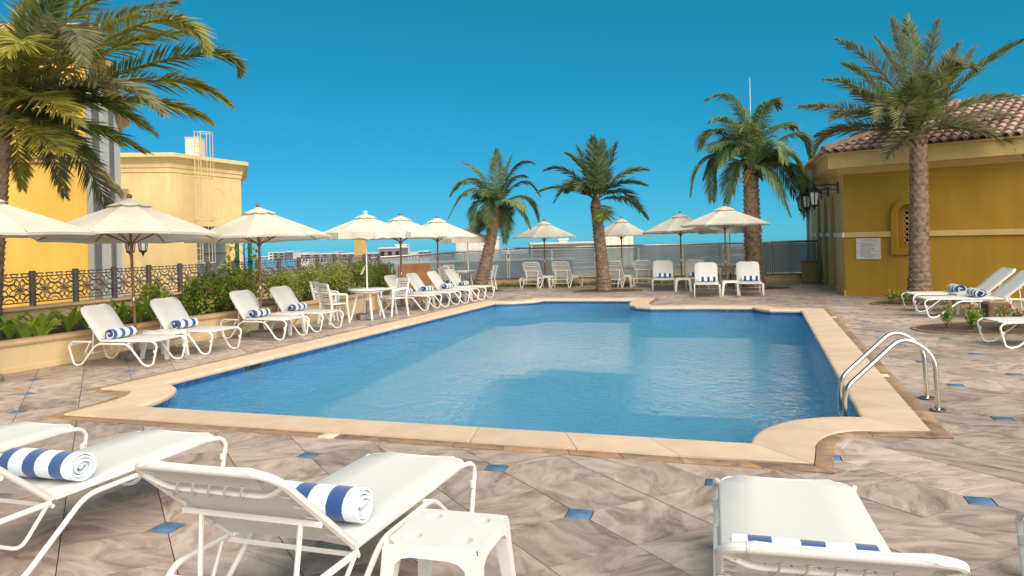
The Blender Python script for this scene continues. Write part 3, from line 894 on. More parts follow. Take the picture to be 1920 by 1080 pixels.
def tile_mesh():
    b = MB(); vs = []; fs = []
    for s, (y, rr, z) in enumerate(((-.05, .10, .05), (TL, .083, .02))):
        for k in range(seg + 1):
            a = math.pi * k / seg
            vs.append((-rr * math.cos(a), y, z + rr * .85 * math.sin(a)))
        for k in range(seg + 1):
            a = math.pi * k / seg; r2 = rr - .016
            vs.append((-r2 * math.cos(a), y, z + r2 * .85 * math.sin(a) - .004))
    n = seg + 1
    for k in range(seg):
        fs.append((k, k + 1, 2 * n + k + 1, 2 * n + k)); fs.append((k, k + 1, n + k + 1, n + k))
    b.add(vs, fs); return b.mesh('roof_tile', True, 60)
tile = tile_mesh(); tile.materials.append(M_roof)
def lay_tiles(D, nrm, L, rows, cmax, side):
    up = Vector((-nrm.x, -nrm.y, rise)).normalized(); D3 = Vector((D.x, D.y, 0))
    nn = D3.cross(up); 
    if nn.z < 0: nn = -nn
    Rm = Matrix((D3, up, nn)).transposed()
    if Rm.determinant() < 0: Rm = Matrix((-D3, up, nn)).transposed()
    out = []
    dhip = (hip - o0)
    for r in range(rows):
        rr = r * TL; hz = rr * up.z; back = rr * math.sqrt(1 - up.z ** 2)
        start = dhip.dot(D) * back / RUN
        c = 0
        while True:
            x = start + (c + .5) * TW
            if x > L: break
            p = o0 + D * x - nrm * back
            out.append((Vector((p.x, p.y, zE + hz)), Rm)); c += 1
    return out
allt = sorted(lay_tiles(DF, nF, LFr + .1, 11, 24, 0), key=lambda t_: (t_[0].to_2d() - o0).length)
leftt = lay_tiles(DL, nL, 9.0, 6, 30, 1)
cnt = 0; tstuff = MB()
for p, Rm in allt + leftt[:]:
    if cnt < 300:
        o = place('roof_tile', tile, M_roof, roofO); o.matrix_local = Matrix.Translation(p) @ Rm.to_4x4(); cnt += 1
    else:
        tstuff.add([Rm @ v.co + p for v in tile.vertices], [tuple(f.vertices) for f in tile.polygons])
if tstuff.v:
    o = tstuff.build('roof_tiles_beyond', M_roof, roofO); o['kind'] = 'stuff'
# hip ridge
rp = [Vector((o0.x, o0.y, zE + .10)).lerp(Vector((hip.x, hip.y, zR + .10)), t / 12) for t in range(13)]
MB().tube(rp, .13, 8).build('hip_ridge', M_roof, roofO)
# white downpipe at the far corner
q = DL * (LL + .12); MB().tube([(q.x + nL.x * .08, q.y + nL.y * .08, 0), (q.x + nL.x * .08, q.y + nL.y * .08, WH)], .09, 8).build('downpipe', M_wgrey, rb)
# notice board
s0, s1 = fx(1604), fx(1650)
nb = thing('notice_board', (0, 0, 0), 0, 'white pool rules notice mounted on the mustard wall beside the niche', 'sign')
nb.location = T0
MB().add([onF(s0, 1.02, -.008), onF(s1, 1.02, -.008), onF(s1, 1.60, -.008), onF(s0, 1.60, -.008), onF(s0, 1.02, -.03), onF(s1, 1.02, -.03), onF(s1, 1.60, -.03), onF(s0, 1.60, -.03)],
         [(4, 5, 6, 7), (0, 1, 5, 4), (3, 2, 6, 7), (0, 3, 7, 4), (1, 2, 6, 5)]).build('board', M_sign, nb, smooth=False)
rl = random.Random(5); b = MB()
ws = s1 - s0
for k in range(17):
    z = 1.555 - k * .031
    if k == 2: continue
    a0 = (.34 if k in (0, 16) else rl.uniform(.08, .3)); a1 = (.66 if k in (0, 16) else rl.uniform(.6, .92))
    x = a0
    while x < a1:
        w_ = rl.uniform(.03, .09)
        b.add([onF(s0 + ws * x, z - .006, -.0315), onF(s0 + ws * min(a1, x + w_), z - .006, -.0315), onF(s0 + ws * min(a1, x + w_), z + .006, -.0315), onF(s0 + ws * x, z + .006, -.0315)], [(0, 1, 2, 3)])
        x += w_ + .012
b.build('printed_lines', M_ink, nb, smooth=False)

# lanterns
def lantern(loc3, rz, sc, label, group, arm=.45):
    t = thing('wall_lantern', loc3, rz, label, 'lantern', group)
    b = MB(); b.box((0, -.012, .05), (.05, .025, .22), bev=.004)
    b.tube(fillet([(0, -.02, .10), (0, -arm * .6, .12), (0, -arm, .10)], .1), .012, 6)
    b.tube(fillet([(0, -.02, 0), (0, -arm * .4, .03), (0, -arm * .75, .11)], .1), .009, 6); b.build('bracket', M_black, t)
    hd = thing('lantern_head', (0, -arm, 0), 0); hd.parent = t
    c = MB(); c.lathe([(.012, .18), (.02, .15), (.03, .10), (.075, .04), (.125, -.01), (.13, -.025), (.10, -.03)], 6); c.build('roof', M_black, hd, ang=30)
    c = MB(); c.lathe([(.095, -.03), (.06, -.28)], 6); c.build('pane', M_lampg, hd, ang=20)
    c = MB()
    for k in range(6):
        a = k * math.pi / 3
        c.tube([(.098 * math.cos(a), .098 * math.sin(a), -.03), (.063 * math.cos(a), .063 * math.sin(a), -.28)], .009, 4)
    c.lathe([(.068, -.27), (.07, -.295), (.03, -.32), (.014, -.36), (.005, -.39)], 6); c.build('frame', M_black, hd)
    t.scale = (sc, sc, sc); return t
ang = math.atan2(nL.y, nL.x) + R(90)
for k, (x, nm) in enumerate(((1.05, 'nearest black wall lantern on the arcade wall of the pavilion'), (3.5, 'middle of three black wall lanterns above the pavilion arches'), (5.45, 'farthest black wall lantern above the pavilion arches'))):
    q = DL * x + nL * 0.0 + C0
    lantern((q.x, q.y, 3.02), ang, 1.5, nm, 'lanterns along the pavilion arcade')
for k, (px, Y, nm) in enumerate(((228, 26.9, 'black hanging lantern under the left umbrella rim, left of the pole'), (250, 31.6, 'black hanging lantern just right of the wooden pole of the left umbrella'))):
    q = A(px, 438, Y)
    lantern((q.x - .3, q.y + .05, q.z - .1), R(90), 1.9 + .3 * k, nm, 'lanterns on the ochre building', arm=.3)

# ================================================================== FAR EDGE: KERB, GLASS BALUSTRADE
def balustrade(P, zt, label, spans, mats=M_glass):
    t = thing('glass_balustrade', (*P[0], 0), 0, label, 'balustrade', 'glass balustrades at the terrace edge')
    L = [(Vector(c) - Vector(a)) for a, c in zip(P, P[1:])]
    o = Vector((*P[0], 0))
    lp = [(p[0] - o.x, p[1] - o.y) for p in P]
    sweep(MB(), lp, [(.16, -.03), (.16, .25), (-.16, .25), (-.16, -.03)]).build('kerb', M_planter, t, smooth=False)
    sweep(MB(), lp, [(.19, .253), (.19, .285), (-.19, .285), (-.19, .253)]).build('kerb_cap', M_conc, t, smooth=False)
    for i, d in enumerate(L):
        n = max(1, round(d.length / 1.55)); a = Vector(lp[i]); z0, z1 = zt[i], zt[i + 1]
        for k in range(n + 1):
            p = a + d * (k / n); zz = z0 + (z1 - z0) * k / n
            MB().box((p.x, p.y, (.29 + zz - .03) / 2), (.045, .045, zz - .03 - .29)).build('post', M_steelr, t, smooth=False)
            if k < n:
                p2 = a + d * ((k + 1) / n); e = d.normalized(); za = zz - .06; zb = z0 + (z1 - z0) * (k + 1) / n - .06
                q0, q1 = p + e * .035, p2 - e * .035; nn = Vector((e.y, -e.x)) * .006
                MB().add([(q.x + s * nn.x, q.y + s * nn.y, z) for s in (-1, 1) for q, z in ((q0, .31), (q1, .31), (q1, zb), (q0, za))],
                         [(0, 1, 2, 3), (7, 6, 5, 4), (0, 1, 5, 4), (3, 2, 6, 7), (0, 3, 7, 4), (1, 2, 6, 5)]).build('glass_pane', mats, t, smooth=False)
        MB().tube([(a.x, a.y, z0), (a.x + d.x, a.y + d.y, z1)], .04, 8).build('handrail', M_steelr, t)
    return t
W0, W1, W2 = (-5.0, 27.2), (-.2, 29.5), (11.3, 28.45)
balustrade([W0, W1], [1.24, 1.42], 'frosted glass balustrade behind the plywood hoarding and leaning palm', 0)
balustrade([(-.12, 29.52), W2], [1.42, 1.47], 'long frosted glass balustrade behind the far row of loungers', 0)

# things beyond the balustrade
def boxthing(name, label, cat, p, d, m, rz=0, extra=None, group=None):
    t = thing(name, p, rz, label, cat, group)
    MB().box((0, 0, d[2] / 2), d).build('body', m, t, smooth=False)
    MB().box((0, 0, d[2] + .04), (d[0] + .12, d[1] + .12, .08)).build('roof_edge', M_wgrey, t, smooth=False)
    if extra: extra(t, d)
    return t
def ribs(t, d):
    n = int(d[0] / .35)
    for k in range(n): MB().box((-d[0] / 2 + (k + .5) * d[0] / n, -d[1] / 2 - .015, d[2] / 2), (.05, .03, d[2] * .96)).build('rib', M_trim, t, smooth=False)
def louv(t, d):
    n = int(d[2] / .14)
    for k in range(n):
        MB().box((0, -d[1] / 2 - .03, .1 + k * .14), (d[0] * .94, .05, .06), Matrix.Rotation(R(30), 3, 'X')).build('louvre_slat', M_slat, t, smooth=False)
def wins(nx, nz, m=M_dark):
    def f(t, d):
        for i in range(nx):
            for j in range(nz):
                w, h = d[0] / nx * .5, d[2] / nz * .45
                o = MB().box((-d[0] / 2 + (i + .5) * d[0] / nx, -d[1] / 2 - .002, (j + .5) * d[2] / nz), (w, .03, h)).build('window', M_dark, t, smooth=False)
    return f
def far(px0, px1, pyt, Y, dep=4, zb=-.35):
    a, c = A(px0, pyt, Y), A(px1, pyt, Y)
    z = (a.z + c.z) / 2
    return ((a.x + c.x) / 2, Y + dep / 2, zb), (c.x - a.x, dep, z - zb)
p, d = far(855, 935, 448, 44); boxthing('plant_cabin', 'grey ribbed cabin behind the leaning palm trunk', 'cabin', p, d, M_wgrey, 0, ribs)
p, d = far(995, 1128, 457, 40); boxthing('roof_cabin', 'flat pale cabin with louvred wall beyond the glass, between two umbrellas', 'cabin', p, d, M_wgrey, 0, louv)
p, d = far(1048, 1064, 450, 41.5, 1); boxthing('water_tank', 'small white tank on top of the louvred cabin', 'tank', p, d, M_trim)
p, d = far(1130, 1187, 440, 46); boxthing('white_container', 'tall white panelled cabin right of the upright palm trunk', 'cabin', p, d, M_trim, 0, ribs)
p, d = far(710, 752, 466, 60); boxthing('grey_block', 'dark grey roof block between the wooden poles of the left umbrellas', 'building', p, d, M_grey, 0, wins(3, 2))
p, d = far(742, 762, 460, 64, 2); boxthing('roof_tank', 'white roof tank in a frame beside the dark grey roof block', 'tank', p, d, M_trim)
p, d = far(640, 712, 476, 90); boxthing('low_roof', 'long low dark roof behind the hedge right of the beige pillar', 'building', p, d, M_grey, 0, wins(6, 2))
p, d = far(520, 666, 477, 110); boxthing('dark_roof', 'long dark flat roof on the skyline above the hedge', 'building', p, d, M_grey, 0, wins(9, 2))
p, d = far(512, 533, 474, 100); boxthing('slate_block', 'slate grey block on the skyline right of the second umbrella pole', 'building', p, d, M_grey, 0, wins(2, 3))
p, d = far(503, 513, 474, 104); boxthing('white_block', 'narrow white block on the skyline next to the slate grey block', 'building', p, d, M_trim, 0, wins(1, 3))
p, d = far(538, 549, 472, 105); boxthing('white_hut', 'small white rooftop hut on the skyline above the hedge', 'building', p, d, M_trim, 0, wins(1, 2))
p, d = far(476, 505, 482, 120); boxthing('pink_roof', 'dull distant low building at the left end of the skyline', 'building', p, d, M_taupe, 0, wins(3, 2))
p, d = far(785, 802, 472, 95); boxthing('grey_hut', 'tiny grey rooftop block between two wooden umbrella poles', 'building', p, d, M_grey, 0, wins(2, 2))
p, d = far(1200, 1330, 470, 90); boxthing('distant_block', 'distant grey building seen over the glass behind the right umbrellas', 'building', p, d, M_grey, 0, wins(8, 3))
p, d = far(690, 1075, 491, 33.5, .3); boxthing('dark_screen', 'long blue grey screen wall seen through the left glass panes', 'wall', p, d, mat('blue_grey_screen', (.13, .165, .19), .35, (.09, .12, .14), .5))
p, d = far(1070, 1430, 500, 34, .4); boxthing('parapet', 'low cream parapet with dark cap seen through the glass', 'wall', p, d, M_cream)
for k, (a_, b_, y_, Y_, m_, lab) in enumerate(((560, 578, 474.5, 150, M_trim, 'pale far block on the skyline left of the white umbrella pole'), (588, 612, 476, 160, M_wgrey, 'wide pale far block on the skyline behind the hedge'),
        (622, 634, 473, 155, M_taupe, 'small tan far block on the skyline beside the white umbrella pole'), (766, 782, 474, 140, M_wgrey, 'pale far block on the skyline behind the fourth umbrella pole'),
        (806, 846, 475, 150, M_grey, 'low grey far block left of the ribbed cabin'), (940, 990, 470, 160, M_wgrey, 'long pale far block between the leaning palm and the central umbrella'),
        (1190, 1215, 464, 130, M_trim, 'pale far block right of the white panelled cabin'), (1300, 1345, 465, 150, M_wgrey, 'pale far block behind the tall right umbrella'), (1345, 1400, 462, 170, M_taupe, 'tan far block left of the third palm trunk'), (1440, 1500, 459, 150, M_grey, 'grey far block over the louvre screen by the pavilion'))):
    p, d = far(a_, b_, y_, Y_, 8, -14); boxthing('distant_building', lab, 'building', p, d, m_, 0, wins(max(2, int((b_ - a_) / 5)), 6), 'distant buildings on the skyline')
def louvre_fence(px0, px1, Y, zt, zb, label):
    a, c = A(px0, 460, Y), A(px1, 460, Y); w = c.x - a.x
    t = thing('louvre_screen', ((a.x + c.x) / 2, Y, 0), 0, label, 'screen')
    n = int((zt - zb) / .085)
    for k in range(n): MB().box((0, 0, zb + (k + .5) * .085), (w, .05, .058), Matrix.Rotation(R(25), 3, 'X')).build('louvre_slat', M_slat, t, smooth=False)
    m = max(2, round(w / 1.4))
    for k in range(m + 1): MB().box((-w / 2 + w * k / m, -.05, (zt - .35) / 2), (.09, .09, zt + .35)).build('post', M_steelr, t, smooth=False)
    return t
louvre_fence(1190, 1352, 36.5, 1.36, .72, 'grey louvre screen above the parapet behind the right umbrellas')
louvre_fence(1432, 1535, 31.5, 1.42, .2, 'tall grey louvre screen behind the glass beside the pavilion')
q = A(675, 470, 25.2)
t = thing('beige_pillar', (q.x, q.y, 0), -TH, 'plain beige pillar rising behind the hedge under the white umbrella', 'pillar')
MB().box((0, 0, 1.25), (.27, .27, 2.5)).build('shaft', M_ylight, t, smooth=False); MB().box((0, 0, .25), (.33, .33, .5)).build('base', M_ylight, t, smooth=False)
# mast behind the third palm
q = A(1409, 300, 60); t = thing('antenna_mast', (q.x, q.y, -.35), 0, 'thin white mast rising above the palm left of the pavilion', 'mast')
MB().tube([(0, 0, 0), (0, 0, 14.3)], [.07, .028], 6).build('pole', M_wgrey, t); MB().box((0, 0, 9), (.4, .3, .8)).build('antenna_box', M_trim, t)
# plywood hoarding
q0, q1 = A(748, 515, 23.3), A(808, 515, 23.9)
t = thing('plywood_hoarding', (q0.x, q0.y, 0), math.atan2(q1.y - q0.y, q1.x - q0.x), 'orange brown plywood sheets standing behind the far left loungers', 'hoarding')
w = (q1 - q0).to_2d().length
for k in range(2): MB().box((w * (.25 + .5 * k), 0, .55), (w * .495, .02, 1.1)).build('plywood_sheet', M_ply, t, smooth=False)
for x in (.02, w / 2, w - .02): MB().box((x, .035, .53), (.045, .045, 1.06)).build('batten', M_ply, t, smooth=False)
# tan box bin by the pavilion
q = G(1519, 530); t = thing('tan_box', (q.x, q.y, 0), -TH, 'plain tan square bin standing at the far corner of the pavilion', 'bin')
MB().box((0, 0, .38), (.52, .5, .74), bev=.015).build('body', M_bin, t); MB().box((0, 0, .765), (.56, .54, .03), bev=.008).build('lid', M_bin, t)

# ================================================================== LOUNGERS
def make_lounger(kind):
    P = {'L': dict(xf=.97, xr=-.52, d=.27, Lb=.62, ang=54, w=.315), 'N': dict(xf=1.45, xr=-.40, d=.42, Lb=.80, ang=40, w=.33),
         'M': dict(xf=1.45, xr=-.40, d=.42, Lb=.76, ang=33, w=.34),
         'F': dict(xf=1.10, xr=-.52, d=.30, Lb=.66, ang=57, w=.315)}[kind]
    xf, xr, d, Lb, w = P['xf'], P['xr'], P['d'], P['Lb'], P['w']; th = R(P['ang']); zb = .385; wo = w + .035; r = .0155
    t = thing('sun_lounger', (0, 0, 0))
    seg = 8 if kind != 'F' else 6
    for s in (1, -1):
        y = s * wo
        path = [(xf - .16, s * w, zb - .004), (xf - .04, y, zb - .004), (xf + .03, y, zb - .06), (xf - .05, y, .018), (xf - .20, y, .018), (xf - .20 - d, y, zb - .045),
                (xr + .20 + d, y, zb - .045), (xr + .20, y, .018), (xr + .07, y, .018), (xr - .02, y, zb - .07), (xr + .05, y, zb - .01), (xr + .38, y, zb - .012)]
        MB().tube(fillet(path, [0, .05, .07, .06, .06, .09, .09, .06, .06, .06, .06, 0], 4), r, seg).build('side_frame', M_white, t)
        for fx_ in (xf - .125, xr + .135): MB().box((fx_, y, .009), (.05, .034, .012), bev=.003).build('foot_pad', M_plastic, t)
        MB().lathe([(.021, -.02), (.021, .02)], 8, (xf - .012, y, zb - .15)).build('collar', M_plastic, t)
    # seat hoop and cross tubes
    MB().tube(fillet([(0, w, zb), (xf - .02, w, zb), (xf - .02, -w, zb), (0, -w, zb)], .11, 5), .014, seg).build('seat_hoop', M_white, t)
    for x in (.0, xf * .52): MB().tube([(x, wo, zb - .035), (x, -wo, zb - .035)], .0125, 6).build('cross_tube', M_white, t)
    MB().tube([(xr + .02, wo, zb - .06), (xr + .02, -wo, zb - .06)], .0125, 6).build('cross_tube', M_white, t)
    MB().tube([(xf - .12, wo, .02), (xf - .12, -wo, .02)], .0, 3) if False else None
    def sling(st):
        b = MB(); n = 0; vs = []; fs = []
        for (x, ww, org, ex, ez) in st:
            prof = [(-ww - .020, -.012), (-ww - .021, .006), (-ww - .008, .0185), (-ww * .5, .012), (0, .008), (ww * .5, .012), (ww + .008, .0185), (ww + .021, .006), (ww + .020, -.012),
                    (ww + .004, -.006), (ww * .5, .006), (0, .002), (-ww * .5, .006), (-ww - .004, -.006)]
            for y, z in prof: vs.append(org + ex * x + Vector((0, y, 0)) + ez * z)
        k = 14
        for i in range(len(st) - 1):
            for j in range(k):
                l = (j + 1) % k; fs.append((i * k + j, i * k + l, (i + 1) * k + l, (i + 1) * k + j))
        fs.append(tuple(range(k))); fs.append(tuple((len(st) - 1) * k + j for j in reversed(range(k))))
        return b.add(vs, fs)
    O, X, Z = Vector((0, 0, zb)), Vector((1, 0, 0)), Vector((0, 0, 1))
    st = [(.03, w, O, X, Z)] + [(xf * f, w, O, X, Z) for f in (.3, .6)] + [(xf - .16, w, O, X, Z), (xf - .09, w - .03, O, X, Z), (xf - .035, w - .085, O, X, Z), (xf - .005, w - .10, O, X, Z)]
    sling(st).build('seat_sling', M_sling, t, ang=60)
    ex = Vector((-math.cos(th), 0, math.sin(th))); ez = Vector((math.sin(th), 0, math.cos(th)))
    wb = w + (.02 if kind in 'NM' else -.002)
    def bk(s, y, dd): return O + ex * s + Vector((0, y, 0)) + ez * dd
    bh = MB(); bh.tube(fillet([bk(0, wb, 0), bk(Lb, wb, 0), bk(Lb, -wb, 0), bk(0, -wb, 0)], .10, 6), 0.0165 if kind in 'NM' else .0145, seg); bh.build('back_hoop', M_white, t)
    st = [(.02, wb, O, ex, ez), (Lb * .4, wb, O, ex, ez), (Lb - .10, wb, O, ex, ez), (Lb - .055, wb - .012, O, ex, ez), (Lb - .02, wb - .04, O, ex, ez), (Lb + .004, wb - .085, O, ex, ez), (Lb + .02, wb - .11, O, ex, ez)]
    sling(st).build('back_sling', M_sling, t, ang=60)
    # fold of cloth over the top tube and the lacing bar behind
    fl = MB(); vs = []
    for k in range(7):
        a = R(-60 + 200 * k / 6)
        for y in (-wb + .08, wb - .08): vs.append(bk(Lb + .021 * math.cos(a) * .9, y, -.021 * math.sin(a) * .9))
    for y in (-wb + .10, wb - .10): vs.append(bk(Lb - .10, y, -.022))
    fl.add(vs, [(2 * k, 2 * k + 1, 2 * k + 3, 2 * k + 2) for k in range(7)]); fl.build('back_flap', M_sling, t, ang=80)
    bar = fillet([bk(Lb - .09, wb, -.004), bk(Lb - .16, wb - .10, -.028), bk(Lb - .16, -wb + .10, -.028), bk(Lb - .09, -wb, -.004)], .05, 4)
    bo = MB().tube(bar, .011, 6).build('lacing_bar', M_white, t)
    if kind in 'NM':
        lc = MB()
        for k in range(5):
            y = -wb + .19 + k * (2 * wb - .38) / 4
            l1 = MB(); l1.tube([bk(Lb - .095, y, -.024), bk(Lb - .12, y + .012, -.045), bk(Lb - .165, y + .03, -.046), bk(Lb - .185, y + .04, -.028), bk(Lb - .165, y + .05, -.012)], .0045, 5)
            l1.lathe([(.011, -.001), (.011, .003)], 8, bk(Lb - .095, y, -.026), Matrix((Vector((0, 1, 0)), ex, ez)).transposed()); l1.build('lace_loop', M_lace, bo)
        for s in (1, -1):
            for k in range(5):
                q = .16 + k * .11
                lc.tube([bk(q, s * (wb - .005), -.012), bk(q + .03, s * (wb - .045), -.018), bk(q + .07, s * (wb - .05), -.018), bk(q + .10, s * (wb - .005), -.012)], .0035, 4)
        lc.build('side_lacing', M_lace, bo)['kind'] = 'stuff'
        le = MB()
        for s in (1, -1):
            for k in range(10):
                q = .12 + k * (xf - .3) / 10
                le.tube([(q, s * (w - .01), zb - .012), (q + .04, s * (w - .05), zb - .02), (q + .08, s * (w - .01), zb - .012)], .0035, 4)
        le.build('seat_lacing', M_lace, t)['kind'] = 'stuff'
    # prop under the back
    q = Lb * .46
    MB().tube([bk(q, -wb - .01, -.03), bk(q, wb + .01, -.03)], .014, 6).build('prop_bar', M_white, t)
    for s in (1, -1):
        a = bk(q, s * (wb - .09), -.035); MB().tube([a, (a.x - .05, s * (wb - .11), .17)], .012, 6).build('prop_strut', M_white, t)
    MB().tube(fillet([(xr + .36, wo, zb - .02), (xr + .22, wo - .03, .17), (xr + .22, -wo + .03, .17), (xr + .36, -wo, zb - .02)], .06, 3), .011, 6).build('prop_rest', M_white, t)
    KIDS[t.name] = list(t.children)
    for c in t.children: KIDS[c.name] = list(c.children)
    return t
bpy.context.view_layer.update()
PROTO = {}
def lounger(kind, origin, rz, label, group):
    if kind not in PROTO:
        t = make_lounger(kind); PROTO[kind] = t
        KIDS[t.name] = [o for o in col.objects if o.parent == t]
        for c in KIDS[t.name]: KIDS[c.name] = [o for o in col.objects if o.parent == c]
    else: t = copy_tree(PROTO[kind])
    t.location = (origin[0], origin[1], 0); t.rotation_euler = (0, 0, rz)
    return tag(t, label, 'lounger', group)
XF = {'L': .97, 'M': 1.45, 'N': 1.45, 'F': 1.10}; XR = {'L': -.52, 'M': -.40, 'N': -.40, 'F': -.52}
def towel_mesh(seed):
    rr = random.Random(seed); L = .46; turns = 3.6; n = 84; R0 = .014; R1 = .082; th = .0105
    path = []
    for k in range(n + 1):
        a = 2 * math.pi * turns * k / n; r = R0 + (R1 - R0) * (k / n) ** .9
        path.append((r * math.cos(a) * 1.10, r * math.sin(a) * .93))
    # leave a short hanging flap
    b = MB(); vs = []; fs = []
    ny = 7
    for j in range(ny):
        y = -L / 2 + L * j / (ny - 1); jit = 1 + rr.uniform(-.02, .02)
        for k, (x, z) in enumerate(path):
            p0 = Vector(path[max(0, k - 1)]); p1 = Vector(path[min(n, k + 1)]); tt = (p1 - p0).normalized(); nn = Vector((-tt.y, tt.x))
            e = .010 * math.sin(k * .21 + seed) if j in (0, ny - 1) else 0
            yy = y + (e if j == ny - 1 else -e)
            for s in (-.5, .5): vs.append(((x + nn.x * th * s) * jit, yy, (z + nn.y * th * s) * jit + .083))
    m = (n + 1) * 2
    for j in range(ny - 1):
        for k in range(n):
            a = j * m + 2 * k
            fs.append((a, a + 2, a + m + 2, a + m)); fs.append((a + 1, a + m + 1, a + m + 3, a + 3))
        for k in (0, n): a = j * m + 2 * k; fs.append((a, a + m, a + m + 1, a + 1))
    for j in (0, ny - 1):
        for k in range(n):
            a = j * m + 2 * k; fs.append((a, a + 1, a + 3, a + 2))
    return b.add(vs, fs).mesh('rolled_towel', True, 50)
TW_ME = [towel_mesh(k) for k in range(4)]
tw_i = [0]
def towel(lo, kind, label, flip=1, x=.17, dy=0.0):
    m = TW_ME[tw_i[0] % 4]; tw_i[0] += 1
    o = place('rolled_towel', m, M_towel)
    rz = lo.rotation_euler.z; c, s = math.cos(rz), math.sin(rz)
    o.location = (lo.location.x + c * x - s * dy, lo.location.y + s * x + c * dy, .385 + .010)
    o.rotation_euler = (0, 0, rz + (math.pi if flip < 0 else 0) + rnd.uniform(-.06, .06))
    if kind in 'NM': o.scale = (1.16, 1.22, 1.12)
    return tag(o, label, 'towel', 'striped towels rolled on loungers')
def ax(a): return Vector((math.cos(a), math.sin(a), 0))
def by_front(kind, c, rz): return Vector((c[0], c[1], 0)) - ax(rz) * XF[kind]
def by_ffoot(kind, c, rz): return Vector((c[0], c[1], 0)) - ax(rz) * (XF[kind] - .125)
def by_rfoot(kind, c, rz): return Vector((c[0], c[1], 0)) - ax(rz) * (XR[kind] + .135)

gl = 'white sling loungers along the left planter'
LFT = []
a = R(-12); LFT.append(lounger('L', Vector((-6.035, 12.0, 0)) - ax(a) * .225, a, 'white sling lounger nearest the camera along the left planter', gl))
for c, a, lab in (((-4.97, 12.98), -20, 'second white lounger from the left along the planter, right of the first umbrella pole'),
                  ((-4.245, 14.66), -21, 'white lounger in front of the green shrubs, left of the second umbrella pole'),
                  ((-3.84, 15.81), -22, 'white lounger between the second umbrella pole and the white dining chairs'),
                  ((-2.155, 20.05), -20, 'white lounger right beside the white dining table and chairs'),
                  ((-1.715, 21.04), -20, 'white lounger in front of the hedge end, second after the dining table'),
                  ((-1.245, 22.03), -20, 'white lounger in front of the plywood hoarding'),
                  ((-.825, 23.21), -20, 'farthest white lounger of the left row, next to the leaning palm')):
    LFT.append(lounger('L', by_ffoot('L', c, R(a)), R(a), lab, gl))
tl = ('rolled blue striped towel on the nearest left planter lounger', 'rolled blue striped towel on the second lounger of the left row',
      'rolled blue striped towel on the lounger before the green shrubs', 'rolled blue striped towel on the lounger left of the dining chairs',
      'rolled blue striped towel on the lounger right of the dining table', 'rolled blue striped towel on the lounger at the hedge end',
      'rolled blue striped towel on the lounger before the plywood', 'rolled blue striped towel on the farthest left row lounger')
for k, lo in enumerate(LFT): towel(lo, 'L', tl[k], 1, .15, -.06)
gn = 'white loungers at the near edge of the pool deck'
n2 = lounger('N', by_front('N', (-.63, 5.05), R(71.6)), R(71.6), 'near white lounger seen from behind with laced backrest, next to the cup holder table', gn)
n1 = lounger('N', by_front('N', (-2.53, 5.83), R(72.2)), R(72.2), 'near white lounger at the left edge carrying a towel', gn)
q = G(150, 800, .385); a = R(73); right = Vector((math.sin(a), -math.cos(a), 0))
n0 = lounger('N', by_front('N', q - right * .33, a), a, 'white lounger cut off by the left frame edge, only its foot end shows', gn)
n4 = lounger('M', by_front('M', (1.52, 4.40), R(75.5)), R(75.5), 'white lounger at bottom right seen over the top of its backrest', gn)
q = G(1917, 950, .385)
n5 = lounger('N', by_front('N', q + Vector((.33, -.1, 0)), R(78)), R(78), 'white lounger at the right frame edge, barely in view', gn)
towel(n2, 'N', 'rolled blue striped towel on the near lounger beside the cup holder table', -1, .24, .02)
towel(n1, 'N', 'large rolled blue striped towel on the lounger at the left edge', -1, .26, -.02)
towel(n4, 'M', 'rolled striped towel peeping over the backrest at bottom right', 1, .05, .04)
gr = 'white loungers beside the mustard pavilion'
r2 = lounger('N', by_ffoot('N', (8.55, 15.9), R(169)), R(169), 'nearer white lounger of the pair in front of the mustard pavilion', gr)
r1 = lounger('N', by_ffoot('N', (8.92, 17.08), R(171)), R(171), 'farther white lounger of the pair by the mustard pavilion', gr)
r3 = lounger('N', by_ffoot('N', (7.42, 11.75), R(172)), R(172), 'white lounger cut by the right frame edge behind the flower bed', gr)
towel(r2, 'N', 'rolled striped towel on the nearer pavilion lounger', -1, .38, .0); towel(r1, 'N', 'rolled striped towel on the farther pavilion lounger', -1, .45, 0)
gf = 'white loungers on the far side of the pool'
f1 = lounger('F', by_ffoot('F', (4.85, 24.7), R(-100)), R(-100), 'far white lounger facing the pool, left of the third table', gf)
f4 = lounger('F', by_ffoot('F', (5.98, 24.9), R(-101)), R(-101), 'far white lounger mostly hidden behind the one in front of it', gf)
f2 = lounger('F', by_ffoot('F', (5.53, 21.9), R(-103)), R(-103), 'white lounger facing the pool, left of the table under the right umbrella', gf)
f3 = lounger('F', by_ffoot('F', (6.75, 21.85), R(-104)), R(-104), 'white lounger facing the pool before the third palm trunk', gf)
for lo, lab in ((f1, 'striped towel on the far lounger left of the third table'), (f4, 'striped towel on the partly hidden far lounger'), (f2, 'striped towel on the lounger left of the right umbrella table'), (f3, 'striped towel on the lounger before the third palm')):
    towel(lo, 'F', lab, -1, .14, .03)
for px, py, lab in ((995, 541.5, 'far lounger seen from behind, left of the central umbrella pole'), (1050, 540.6, 'far lounger seen from behind, between the central umbrella and upright palm'),
                    (1148, 541, 'far lounger seen from behind, partly hidden by the upright palm trunk'), (1204, 540, 'far lounger seen from behind, right of the fourth far umbrella pole')):
    g = G(px, py); lounger('F', by_rfoot('F', (g.x, g.y), R(66)), R(66), lab, gf)

